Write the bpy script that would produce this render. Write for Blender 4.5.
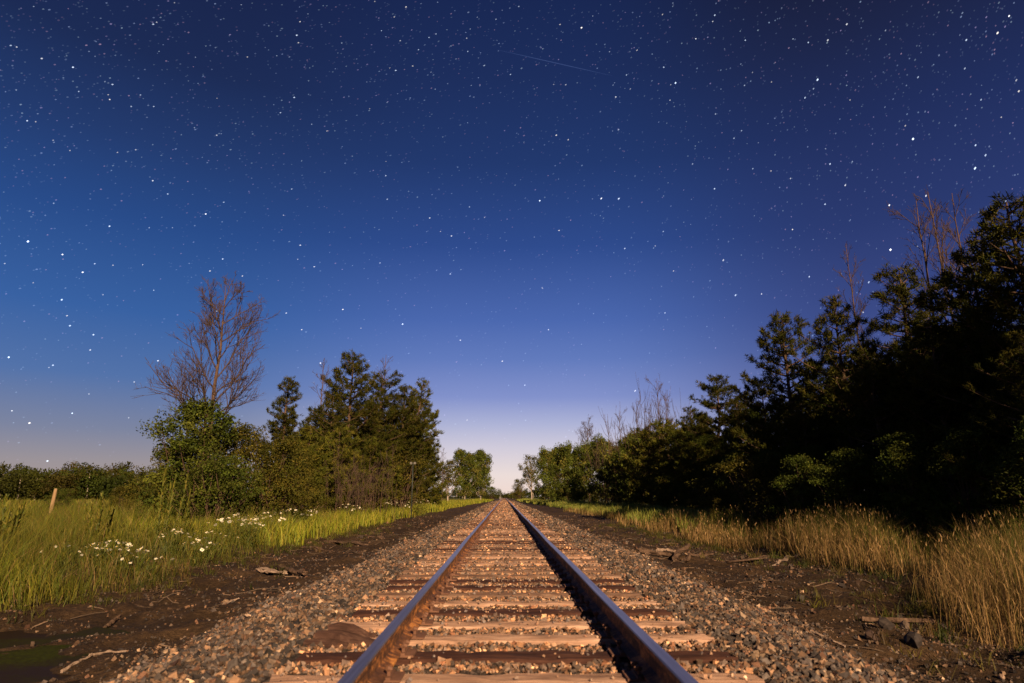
import bpy, math, random
import numpy as np

random.seed(7)
RNG = np.random.default_rng(11)
PI = math.pi
rad = math.radians

# ------------------------------------------------------------------ scene, camera
sc = bpy.context.scene
for o in list(bpy.data.objects):
    bpy.data.objects.remove(o)
col = sc.collection
W, H = 1024, 683
F = 640.0                                   # focal length in pixels (22.5 mm on 36 mm)
PITCH = math.atan(155.0 / F)
YAW = math.atan(8.0 * math.cos(PITCH) / F)
CAMZ = 0.948
EXPOSURE = 1.1
EXP = 2.0 ** EXPOSURE
cam_d = bpy.data.cameras.new('camera')
cam = bpy.data.objects.new('camera', cam_d)
col.objects.link(cam)
cam.location = (0, 0, CAMZ)
cam.rotation_euler = (PI / 2 + PITCH, 0, -YAW)
cam_d.sensor_width = 36.0
cam_d.lens = 36.0 * F / W
cam_d.clip_end = 8000
cam_d.clip_start = 0.05
cam_d.dof.use_dof = True
cam_d.dof.focus_distance = 16
cam_d.dof.aperture_fstop = 2.2
sc.camera = cam
sc.view_settings.view_transform = 'Standard'
sc.view_settings.look = 'None'
sc.view_settings.exposure = EXPOSURE
sc.view_settings.gamma = 1
sc.view_settings.use_curve_mapping = False
sc.render.engine = 'CYCLES'
sc.cycles.max_bounces = 5
sc.cycles.diffuse_bounces = 2
sc.cycles.glossy_bounces = 2
sc.cycles.transmission_bounces = 2
sc.cycles.transparent_max_bounces = 8
sc.cycles.use_denoising = True

R_CAM = cam.rotation_euler.to_matrix()


def ray(px, py):
    d = R_CAM @ __import__('mathutils').Vector(((px - W / 2) / F, -(py - H / 2) / F, -1.0))
    return d.normalized()


def at(px, py, Y):
    """point on the sight line of a picture point, Y metres down the line"""
    d = ray(px, py)
    t = Y / d.y
    return np.array((d.x * t, Y, CAMZ + d.z * t))


def on_ground(px, py, z=-0.57):
    d = ray(px, py)
    t = (z - CAMZ) / d.z
    return np.array((d.x * t, d.y * t, z))


# ------------------------------------------------------------------ noise
def _hash(ix, iy, s):
    n = (ix.astype(np.int64) * 374761393 + iy.astype(np.int64) * 668265263 + s * 974711) & 0x7fffffff
    n = ((n ^ (n >> 13)) * 1274126177) & 0x7fffffff
    return ((n ^ (n >> 16)) & 0xffff) / 65535.0


def vnoise(x, y, s=0):
    ix, iy = np.floor(x), np.floor(y)
    fx, fy = x - ix, y - iy
    fx = fx * fx * (3 - 2 * fx)
    fy = fy * fy * (3 - 2 * fy)
    a, b = _hash(ix, iy, s), _hash(ix + 1, iy, s)
    c, d = _hash(ix, iy + 1, s), _hash(ix + 1, iy + 1, s)
    return (a + (b - a) * fx) * (1 - fy) + (c + (d - c) * fx) * fy - 0.5


def fbm(x, y, s=0, o=4):
    v, a = 0, 1.0
    for i in range(o):
        v = v + a * vnoise(x, y, s + i)
        x, y, a = x * 2.03 + 5.1, y * 2.03 + 1.7, a * 0.5
    return v


CX = 0.057                                   # centre line of the track
LRAIL, RRAIL = -0.693, 0.807
SP = 0.51                                    # sleeper spacing
Y0 = 4.30 - SP * 2                           # first sleeper
LEDGE, REDGE = -6.75, 6.75                     # where the grass begins


def sstep(a, b, x):
    t = np.clip((x - a) / (b - a), 0, 1)
    return t * t * (3 - 2 * t)


def edge_l(Y):
    return LEDGE + 0.9 * vnoise(Y * 0.25, Y * 0 + 3.3, 40) + 0.5 * vnoise(Y * 0.9, Y * 0 + 1.3, 41) - 0.1 * np.exp(-((Y - 9.5) / 4.0) ** 2)


def edge_r(Y):
    return REDGE + 1.0 * vnoise(Y * 0.22, Y * 0 + 9.3, 42) + 0.6 * vnoise(Y * 0.8, Y * 0 + 4.3, 43) + 0.6 * np.exp(-((Y - 13.5) / 3.0) ** 2) - 1.8 * np.exp(-((Y - 7.8) / 2.3) ** 2)


def gz(x, Y):
    x = np.asarray(x, float)
    Y = np.asarray(Y, float)
    a = np.abs(x - CX)
    z = -0.026 - 0.03 * sstep(1.3, 1.9, a) - 0.52 * sstep(1.85, 3.75, a + 0.3 * fbm(x * 0.9, Y * 0.6, 3, 2))
    z = z - 0.05 * np.exp(-((a - 5.4) / 1.3) ** 2)
    # muddy hollow with standing water left of the ballast
    z = z - 0.11 * np.exp(-((x + 4.9) / 1.25) ** 2 - ((Y - 6.6) / 1.9) ** 2)
    z = z + 0.16 * sstep(6.6, 8.6, a) + np.where(x > 0, 0.30, 0.02) * sstep(9, 16, a)
    rough = sstep(2.2, 4.0, a)
    z = z + rough * (0.15 * fbm(x * 0.8, Y * 0.8, 11, 3) + 0.11 * fbm(x * 2.6, Y * 2.6, 15, 4)) * np.clip(60 / (Y + 30), 0, 1)
    z = z + (1 - rough) * 0.02 * fbm(x * 5, Y * 5, 19, 2)
    return z


def g1(x, Y):
    return float(gz(np.array([x]), np.array([Y]))[0])


# ------------------------------------------------------------------ mesh helpers
def mesh_np(name, V, faces, mats, cols=None, smooth=False, mat_idx=None):
    """V (n,3); faces = list of (m,k) index arrays"""
    me = bpy.data.meshes.new(name)
    V = np.asarray(V, np.float32)
    me.vertices.add(len(V))
    me.vertices.foreach_set('co', V.ravel())
    faces = [np.asarray(f, np.int32) for f in faces if len(f)]
    nl = sum(f.size for f in faces)
    nf = sum(len(f) for f in faces)
    me.loops.add(nl)
    me.loops.foreach_set('vertex_index', np.concatenate([f.ravel() for f in faces]))
    me.polygons.add(nf)
    tot = np.concatenate([np.full(len(f), f.shape[1], np.int32) for f in faces])
    start = np.concatenate([[0], np.cumsum(tot)[:-1]]).astype(np.int32)
    me.polygons.foreach_set('loop_start', start)
    if mat_idx is not None:
        me.polygons.foreach_set('material_index', np.asarray(mat_idx, np.int32))
    for m in (mats if isinstance(mats, (list, tuple)) else [mats]):
        me.materials.append(m)
    if cols is not None:
        c4 = np.ones((len(V), 4), np.float32)
        c4[:, :3] = cols
        at_ = me.color_attributes.new('Col', 'FLOAT_COLOR', 'POINT')
        at_.data.foreach_set('color', c4.ravel())
    me.update(calc_edges=True)
    me.validate()
    me.polygons.foreach_set('use_smooth', np.full(len(me.polygons), bool(smooth)))
    return me


def link(name, data, parent=None, loc=(0, 0, 0), rot=(0, 0, 0), scale=(1, 1, 1)):
    o = bpy.data.objects.new(name, data)
    col.objects.link(o)
    o.location, o.rotation_euler, o.scale = loc, rot, scale
    if parent is not None:
        o.parent = parent
    return o


def tag(o, label=None, cat=None, group=None, kind=None):
    if label:
        o['label'] = label
    if cat:
        o['category'] = cat
    if group:
        o['group'] = group
    if kind:
        o['kind'] = kind
    return o


class MB:
    """collects quads / tris with optional colour"""
    def __init__(s):
        s.V, s.Q, s.T, s.C, s.n = [], [], [], [], 0

    def add(s, V, quads=None, tris=None, c=(1, 1, 1)):
        V = np.asarray(V, float)
        s.V.append(V)
        if quads is not None and len(quads):
            s.Q.append(np.asarray(quads, np.int64) + s.n)
        if tris is not None and len(tris):
            s.T.append(np.asarray(tris, np.int64) + s.n)
        c = np.asarray(c, float)
        s.C.append(np.broadcast_to(c, (len(V), 3)))
        s.n += len(V)

    def tube(s, P, Rr, n=6, c=(1, 1, 1), cap=True):
        P = np.asarray(P, float)
        m = len(P)
        Rr = np.broadcast_to(np.asarray(Rr, float), (m,))
        T = np.gradient(P, axis=0)
        T /= np.linalg.norm(T, axis=1)[:, None] + 1e-9
        ref = np.array((0, 0, 1.0)) if abs(T[0, 2]) < 0.8 else np.array((1.0, 0, 0))
        A = np.cross(T, ref)
        A /= np.linalg.norm(A, axis=1)[:, None] + 1e-9
        B = np.cross(T, A)
        th = np.arange(n) * 2 * PI / n
        V = (P[:, None, :] + Rr[:, None, None] * (np.cos(th)[None, :, None] * A[:, None, :] + np.sin(th)[None, :, None] * B[:, None, :])).reshape(-1, 3)
        i = np.arange(m - 1)[:, None] * n
        j = np.arange(n)[None, :]
        k = (j + 1) % n
        Q = np.stack([i + j, i + k, i + n + k, i + n + j], -1).reshape(-1, 4)
        tris = []
        if cap:
            V = np.vstack([V, P[0], P[-1]])
            a, b = m * n, m * n + 1
            tris = [(a, (q + 1) % n, q) for q in range(n)] + [(b, (m - 1) * n + q, (m - 1) * n + (q + 1) % n) for q in range(n)]
        s.add(V, Q, tris, c)

    def box(s, lo, hi, c=(1, 1, 1)):
        x0, y0, z0 = lo
        x1, y1, z1 = hi
        V = [(x0, y0, z0), (x1, y0, z0), (x1, y1, z0), (x0, y1, z0), (x0, y0, z1), (x1, y0, z1), (x1, y1, z1), (x0, y1, z1)]
        Q = [(0, 3, 2, 1), (4, 5, 6, 7), (0, 1, 5, 4), (1, 2, 6, 5), (2, 3, 7, 6), (3, 0, 4, 7)]
        s.add(V, Q, None, c)

    def mesh(s, name, mats, smooth=False, color=True):
        V = np.vstack(s.V)
        f = []
        if s.Q:
            f.append(np.vstack(s.Q))
        if s.T:
            f.append(np.vstack(s.T))
        return mesh_np(name, V, f, mats, np.vstack(s.C) if color else None, smooth)


# ------------------------------------------------------------------ materials
def new_mat(name):
    m = bpy.data.materials.new(name)
    m.use_nodes = True
    nt = m.node_tree
    b = nt.nodes['Principled BSDF']
    return m, nt, b


def N(nt, t, **kw):
    n = nt.nodes.new(t)
    for k, v in kw.items():
        setattr(n, k, v)
    return n


def ramp(nt, stops, fac=None, interp='LINEAR'):
    r = N(nt, 'ShaderNodeValToRGB')
    r.color_ramp.interpolation = interp
    e = r.color_ramp.elements
    while len(e) < len(stops):
        e.new(0.5)
    for el, (p, c) in zip(e, stops):
        el.position = p
        el.color = (*c, 1)
    if fac is not None:
        nt.links.new(fac, r.inputs[0])
    return r


def mixc(nt, a, b, fac, mode='MIX'):
    m = N(nt, 'ShaderNodeMix', data_type='RGBA', blend_type=mode)
    for sock, v in ((m.inputs[0], fac), (m.inputs[6], a), (m.inputs[7], b)):
        if isinstance(v, (int, float)):
            sock.default_value = v
        elif isinstance(v, tuple):
            sock.default_value = (*v, 1)
        else:
            nt.links.new(v, sock)
    return m.outputs[2]


def math_n(nt, op, a, b=None, clamp=False):
    m = N(nt, 'ShaderNodeMath', operation=op, use_clamp=clamp)
    for s, v in ((m.inputs[0], a), (m.inputs[1], b)):
        if v is None:
            continue
        if isinstance(v, (int, float)):
            s.default_value = v
        else:
            nt.links.new(v, s)
    return m.outputs[0]


def noise(nt, vec, scale, detail=4, rough=0.55, dist=0.0):
    n = N(nt, 'ShaderNodeTexNoise')
    n.inputs['Scale'].default_value = scale
    n.inputs['Detail'].default_value = detail
    n.inputs['Roughness'].default_value = rough
    n.inputs['Distortion'].default_value = dist
    if vec is not None:
        nt.links.new(vec, n.inputs['Vector'])
    return n.outputs['Fac']


def mapping(nt, vec, scale=(1, 1, 1), rot=(0, 0, 0)):
    m = N(nt, 'ShaderNodeMapping')
    m.inputs['Scale'].default_value = scale
    m.inputs['Rotation'].default_value = rot
    nt.links.new(vec, m.inputs['Vector'])
    return m.outputs[0]


def bump(nt, b, h, strength=0.4, dist=0.02):
    n = N(nt, 'ShaderNodeBump')
    n.inputs['Strength'].default_value = strength
    n.inputs['Distance'].default_value = dist
    nt.links.new(h, n.inputs['Height'])
    nt.links.new(n.outputs[0], b.inputs['Normal'])


def col_mat(name, rough=0.7, spec=0.2, transl=0.0, gain=(1, 1, 1)):
    """surface whose own colour is the 'Col' attribute"""
    m, nt, b = new_mat(name)
    a = N(nt, 'ShaderNodeAttribute', attribute_name='Col')
    c = mixc(nt, a.outputs['Color'], gain, 1.0, 'MULTIPLY')
    nt.links.new(c, b.inputs['Base Color'])
    b.inputs['Roughness'].default_value = rough
    b.inputs['Specular IOR Level'].default_value = spec
    if transl > 0:
        t = N(nt, 'ShaderNodeBsdfTranslucent')
        nt.links.new(c, t.inputs['Color'])
        mx = N(nt, 'ShaderNodeMixShader')
        mx.inputs[0].default_value = transl
        nt.links.new(b.outputs[0], mx.inputs[1])
        nt.links.new(t.outputs[0], mx.inputs[2])
        nt.links.new(mx.outputs[0], nt.nodes['Material Output'].inputs['Surface'])
    return m


M = {}
M['needles'] = col_mat('pine_needles', 0.7, 0.06, 0.10)
M['leaf'] = col_mat('leaves', 0.65, 0.10, 0.2)
M['grass'] = col_mat('meadow_grass', 0.65, 0.2, 0.25)
M['hay'] = col_mat('dry_grass', 0.7, 0.2, 0.22)
M['plant'] = col_mat('plant', 0.6, 0.2, 0.2)


def bark_mat(name, c0, c1, scale=6):
    m, nt, b = new_mat(name)
    tc = N(nt, 'ShaderNodeTexCoord')
    v = mapping(nt, tc.outputs['Object'], (scale, scale, scale * 0.25))
    n = noise(nt, v, 1.6, 6, 0.65)
    r = ramp(nt, [(0.3, c0), (0.7, c1)], n)
    nt.links.new(r.outputs[0], b.inputs['Base Color'])
    b.inputs['Roughness'].default_value = 0.9
    b.inputs['Specular IOR Level'].default_value = 0.1
    bump(nt, b, n, 0.8, 0.03)
    return m


M['bark'] = bark_mat('pine_bark', (0.035, 0.021, 0.013), (0.11, 0.068, 0.042))
M['bark_pale'] = bark_mat('pale_bark', (0.13, 0.10, 0.075), (0.42, 0.34, 0.26))
M['bark_bare'] = bark_mat('bare_bark', (0.04, 0.024, 0.017), (0.115, 0.070, 0.046))
M['twig'] = bark_mat('bare_twigs', (0.040, 0.026, 0.020), (0.080, 0.052, 0.040))
M['old_wood'] = bark_mat('old_wood', (0.025, 0.015, 0.010), (0.13, 0.08, 0.05), 9)
M['pale_wood'] = bark_mat('pale_wood', (0.11, 0.075, 0.05), (0.30, 0.21, 0.15), 9)
M['post_wood'] = bark_mat('post_wood', (0.15, 0.09, 0.045), (0.30, 0.20, 0.10), 8)


def ground_material():
    m, nt, b = new_mat('soil_and_turf')
    geo = N(nt, 'ShaderNodeNewGeometry')
    pos = geo.outputs['Position']
    n1 = noise(nt, pos, 1.1, 6, 0.6)
    n2 = noise(nt, pos, 14, 5, 0.65)
    n3 = noise(nt, pos, 60, 3, 0.6)
    soil = ramp(nt, [(0.30, (0.009, 0.005, 0.0022)), (0.5, (0.030, 0.0165, 0.007)), (0.70, (0.085, 0.049, 0.022))],
                math_n(nt, 'ADD', math_n(nt, 'MULTIPLY', n1, 0.55), math_n(nt, 'MULTIPLY', n2, 0.45))).outputs[0]
    vor = N(nt, 'ShaderNodeTexVoronoi')
    vor.inputs['Scale'].default_value = 26
    nt.links.new(pos, vor.inputs['Vector'])
    peb = ramp(nt, [(0.0, (0.10, 0.075, 0.055)), (0.5, (0.05, 0.037, 0.028)), (1.0, (0.17, 0.13, 0.10))], vor.outputs['Color'])
    ballast = mixc(nt, peb.outputs[0], (0.03, 0.021, 0.015), ramp(nt, [(0.30, (0, 0, 0)), (0.6, (1, 1, 1))], vor.outputs['Distance']).outputs[0])
    turf = ramp(nt, [(0.3, (0.02, 0.022, 0.007)), (0.7, (0.06, 0.065, 0.015))], n1).outputs[0]
    sx = N(nt, 'ShaderNodeSeparateXYZ')
    nt.links.new(pos, sx.inputs[0])
    ax = math_n(nt, 'ABSOLUTE', math_n(nt, 'SUBTRACT', sx.outputs['X'], CX))
    wob = math_n(nt, 'MULTIPLY', math_n(nt, 'SUBTRACT', n1, 0.5), 2.2)
    axw = math_n(nt, 'ADD', ax, wob)
    fb = N(nt, 'ShaderNodeMapRange')
    fb.inputs[1].default_value, fb.inputs[2].default_value = 2.2, 3.8
    nt.links.new(axw, fb.inputs[0])
    ft = N(nt, 'ShaderNodeMapRange')
    ft.inputs[1].default_value, ft.inputs[2].default_value = 7.2, 8.4
    nt.links.new(axw, ft.inputs[0])
    c = mixc(nt, mixc(nt, ballast, soil, fb.outputs[0]), turf, ft.outputs[0])
    nt.links.new(c, b.inputs['Base Color'])
    b.inputs['Roughness'].default_value = 0.85
    b.inputs['Specular IOR Level'].default_value = 0.15
    bump(nt, b, math_n(nt, 'ADD', n2, math_n(nt, 'MULTIPLY', n3, 0.4)), 0.9, 0.05)
    return m


M['ground'] = ground_material()


def stone_material():
    m, nt, b = new_mat('ballast_stone')
    a = N(nt, 'ShaderNodeAttribute', attribute_name='Col')
    geo = N(nt, 'ShaderNodeNewGeometry')
    n = noise(nt, geo.outputs['Position'], 45, 4, 0.6)
    r = ramp(nt, [(0.3, (0.6, 0.6, 0.6)), (0.7, (1.2, 1.15, 1.1))], n)
    nt.links.new(mixc(nt, a.outputs['Color'], r.outputs[0], 1.0, 'MULTIPLY'), b.inputs['Base Color'])
    b.inputs['Roughness'].default_value = 0.8
    b.inputs['Specular IOR Level'].default_value = 0.25
    bump(nt, b, n, 0.4, 0.008)
    return m


M['stone'] = stone_material()


def sleeper_material(name, c0, c1, c2):
    m, nt, b = new_mat(name)
    tc = N(nt, 'ShaderNodeTexCoord')
    oi = N(nt, 'ShaderNodeObjectInfo')
    off = N(nt, 'ShaderNodeVectorMath', operation='ADD')
    sc_ = N(nt, 'ShaderNodeVectorMath', operation='SCALE')
    nt.links.new(oi.outputs['Location'], sc_.inputs[0])
    sc_.inputs['Scale'].default_value = 3.7
    nt.links.new(tc.outputs['Object'], off.inputs[0])
    nt.links.new(sc_.outputs[0], off.inputs[1])
    v = mapping(nt, off.outputs[0], (0.9, 14, 14))
    grain = noise(nt, v, 2.2, 6, 0.7, 0.4)
    blot = noise(nt, mapping(nt, off.outputs[0], (1, 2.2, 2.2)), 3.2, 5, 0.6)
    f = math_n(nt, 'ADD', math_n(nt, 'MULTIPLY', grain, 0.5), math_n(nt, 'MULTIPLY', blot, 0.5))
    r = ramp(nt, [(0.34, c0), (0.5, c1), (0.66, c2)], f)
    nt.links.new(r.outputs[0], b.inputs['Base Color'])
    b.inputs['Roughness'].default_value = 0.85
    b.inputs['Specular IOR Level'].default_value = 0.15
    bump(nt, b, f, 0.9, 0.02)
    return m


M['tie_pale'] = sleeper_material('weathered_timber', (0.12, 0.066, 0.042), (0.33, 0.195, 0.125), (0.48, 0.31, 0.21))
M['tie_dark'] = sleeper_material('creosoted_timber', (0.018, 0.008, 0.005), (0.045, 0.018, 0.011), (0.09, 0.04, 0.024))
M['tie_mid'] = sleeper_material('brown_timber', (0.05, 0.026, 0.016), (0.15, 0.085, 0.053), (0.27, 0.17, 0.11))


def rail_materials():
    m, nt, b = new_mat('rail_rust')
    geo = N(nt, 'ShaderNodeNewGeometry')
    p = geo.outputs['Position']
    n = noise(nt, mapping(nt, p, (6, 3.0, 12)), 1.3, 5, 0.7)
    n2 = noise(nt, mapping(nt, p, (4, 9, 9)), 3, 5, 0.6)
    f = math_n(nt, 'ADD', math_n(nt, 'MULTIPLY', n, 0.6), math_n(nt, 'MULTIPLY', n2, 0.4))
    r = ramp(nt, [(0.38, (0.03, 0.013, 0.008)), (0.50, (0.10, 0.04, 0.016)), (0.585, (0.36, 0.14, 0.036)), (0.68, (0.62, 0.28, 0.06))], f)
    nt.links.new(r.outputs[0], b.inputs['Base Color'])
    b.inputs['Roughness'].default_value = 0.75
    b.inputs['Specular IOR Level'].default_value = 0.3
    bump(nt, b, n2, 0.25, 0.002)
    m2, nt, b = new_mat('rail_worn_top')
    geo = N(nt, 'ShaderNodeNewGeometry')
    n = noise(nt, mapping(nt, geo.outputs['Position'], (40, 0.8, 1)), 1.0, 5, 0.6)
    r = ramp(nt, [(0.3, (0.30, 0.27, 0.27)), (0.7, (0.55, 0.5, 0.5))], n)
    nt.links.new(r.outputs[0], b.inputs['Base Color'])
    b.inputs['Metallic'].default_value = 0.9
    b.inputs['Roughness'].default_value = 0.33
    return m, m2


M['rust'], M['railtop'] = rail_materials()


def simple(name, c, rough=0.7, metal=0.0, spec=0.3):
    m, nt, b = new_mat(name)
    tc = N(nt, 'ShaderNodeTexCoord')
    n = noise(nt, tc.outputs['Object'], 12, 4, 0.6)
    r = ramp(nt, [(0.3, tuple(x * 0.7 for x in c)), (0.7, tuple(min(1, x * 1.2) for x in c))], n)
    nt.links.new(r.outputs[0], b.inputs['Base Color'])
    b.inputs['Roughness'].default_value = rough
    b.inputs['Metallic'].default_value = metal
    b.inputs['Specular IOR Level'].default_value = spec
    return m


M['steel_rust'] = simple('rusty_steel', (0.12, 0.055, 0.03), 0.8)
M['dark_metal'] = simple('dark_painted_metal', (0.02, 0.025, 0.02), 0.6)
M['pale_metal'] = simple('pale_sheet', (0.10, 0.09, 0.07), 0.7)
M['petal'] = simple('white_petals', (0.68, 0.64, 0.52), 0.7)
M['pollen'] = simple('yellow_centre', (0.55, 0.36, 0.04), 0.8)
M['cream'] = simple('cream_wall', (0.6, 0.5, 0.4), 0.8)


def puddle_material():
    m, nt, b = new_mat('puddle_water')
    geo = N(nt, 'ShaderNodeNewGeometry')
    p = geo.outputs['Position']
    n = noise(nt, mapping(nt, p, (0.5, 1.0, 1), (0, 0, 0.35)), 1.3, 5, 0.6, 0.6)
    n2 = noise(nt, p, 22, 4, 0.6)
    f = math_n(nt, 'ADD', math_n(nt, 'MULTIPLY', n, 0.8), math_n(nt, 'MULTIPLY', n2, 0.2))
    mask = ramp(nt, [(0.47, (0, 0, 0)), (0.70, (1, 1, 1))], f).outputs[0]
    alg = ramp(nt, [(0.3, (0.010, 0.013, 0.002)), (0.7, (0.032, 0.038, 0.006))], n2).outputs[0]
    nt.links.new(mixc(nt, (0.016, 0.010, 0.005), alg, mask), b.inputs['Base Color'])
    nt.links.new(mixc(nt, (0.5, 0.5, 0.5), (0.85, 0.85, 0.85), mask), b.inputs['Roughness'])
    b.inputs['Specular IOR Level'].default_value = 0.03
    bump(nt, b, n2, 0.15, 0.01)
    return m


M['puddle'] = puddle_material()

# ------------------------------------------------------------------ sky and light
SUN_AZ, SUN_EL = 160.0, 25.0                 # degrees clockwise from the line's direction; low moon behind on the right


def srgb(r, g, b, k=1.0):
    f = lambda c: (c / 12.92 if c <= 0.04045 else ((c + 0.055) / 1.055) ** 2.4)
    return tuple(f(v / 255.0) * k / EXP for v in (r, g, b))


def make_world():
    w = bpy.data.worlds.new('World')
    sc.world = w
    w.use_nodes = True
    nt = w.node_tree
    for n in list(nt.nodes):
        nt.nodes.remove(n)
    out = N(nt, 'ShaderNodeOutputWorld')
    tc = N(nt, 'ShaderNodeTexCoord')
    nrm = N(nt, 'ShaderNodeVectorMath', operation='NORMALIZE')
    nt.links.new(tc.outputs['Generated'], nrm.inputs[0])
    s = N(nt, 'ShaderNodeSeparateXYZ')
    nt.links.new(nrm.outputs[0], s.inputs[0])
    el = math_n(nt, 'DIVIDE', math_n(nt, 'ARCSINE', s.outputs['Z']), rad(60.0))      # 0..1 = 0..60 degrees
    az = math_n(nt, 'ARCTAN2', s.outputs['X'], s.outputs['Y'])
    D = lambda d: d / 60.0
    centre = ramp(nt, [(D(0.0), srgb(242, 218, 208)), (D(1.8), srgb(238, 222, 218)), (D(4.2), srgb(210, 204, 220)), (D(6.2), srgb(176, 181, 216)), (D(8.6), srgb(132, 147, 205)), (D(12), srgb(98, 123, 190)),
                       (D(15.5), srgb(75, 104, 176)), (D(22), srgb(46, 75, 142)), (D(29), srgb(33, 56, 110)), (D(36), srgb(28, 45, 92)),
                       (D(43), srgb(23, 37, 80)), (1.0, srgb(16, 22, 48))], el)
    side = ramp(nt, [(D(0.0), srgb(170, 152, 146)), (D(2.5), srgb(156, 147, 152)), (D(5), srgb(124, 132, 160)), (D(9), srgb(82, 114, 170)),
                     (D(14), srgb(55, 97, 163)), (D(21), srgb(39, 75, 138)), (D(27), srgb(34, 58, 110)), (D(33), srgb(27, 42, 84)),
                     (D(40), srgb(24, 35, 74)), (1.0, srgb(14, 18, 38))], el)
    right = ramp(nt, [(D(0.0), srgb(150, 134, 150)), (D(5), srgb(104, 112, 166)), (D(9), srgb(80, 93, 152)),
                      (D(14), srgb(58, 73, 134)), (D(21), srgb(42, 57, 112)), (D(29), srgb(32, 45, 92)), (D(35), srgb(28, 36, 72)),
                      (D(41), srgb(23, 26, 52)), (1.0, srgb(14, 15, 30))], el)
    # pale glow in the sky above the end of the line
    gl = N(nt, 'ShaderNodeMapRange', interpolation_type='SMOOTHERSTEP')
    gl.inputs[1].default_value, gl.inputs[2].default_value = rad(33), rad(2)
    nt.links.new(math_n(nt, 'ABSOLUTE', math_n(nt, 'SUBTRACT', az, rad(1.5))), gl.inputs[0])
    sd = N(nt, 'ShaderNodeMapRange', interpolation_type='SMOOTHSTEP')
    sd.inputs[1].default_value, sd.inputs[2].default_value = rad(-12), rad(22)
    nt.links.new(az, sd.inputs[0])
    c = mixc(nt, mixc(nt, side.outputs[0], right.outputs[0], sd.outputs[0]), centre.outputs[0], gl.outputs[0])
    b1 = N(nt, 'ShaderNodeBackground')
    nt.links.new(c, b1.inputs['Color'])
    b1.inputs['Strength'].default_value = 0.97
    sky = N(nt, 'ShaderNodeTexSky', sky_type='NISHITA')
    sky.sun_disc = False
    sky.sun_elevation = rad(SUN_EL)
    sky.sun_rotation = rad(SUN_AZ)
    b2 = N(nt, 'ShaderNodeBackground')
    nt.links.new(sky.outputs[0], b2.inputs['Color'])
    b2.inputs['Strength'].default_value = 0.0006      # moonlit air: the day sky scaled down
    ad = N(nt, 'ShaderNodeAddShader')
    nt.links.new(b1.outputs[0], ad.inputs[0])
    nt.links.new(b2.outputs[0], ad.inputs[1])
    nt.links.new(ad.outputs[0], out.inputs['Surface'])


make_world()
sd = bpy.data.lights.new('moon', 'SUN')
sd.energy = 4.9
sd.angle = rad(0.5)
sd.color = (1.0, 0.72, 0.47)
so = bpy.data.objects.new('moon', sd)
col.objects.link(so)
dirv = __import__('mathutils').Vector((math.sin(rad(SUN_AZ)) * math.cos(rad(SUN_EL)), math.cos(rad(SUN_AZ)) * math.cos(rad(SUN_EL)), math.sin(rad(SUN_EL))))
so.rotation_euler = dirv.to_track_quat('Z', 'Y').to_euler()
so.location = dirv * 50

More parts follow.
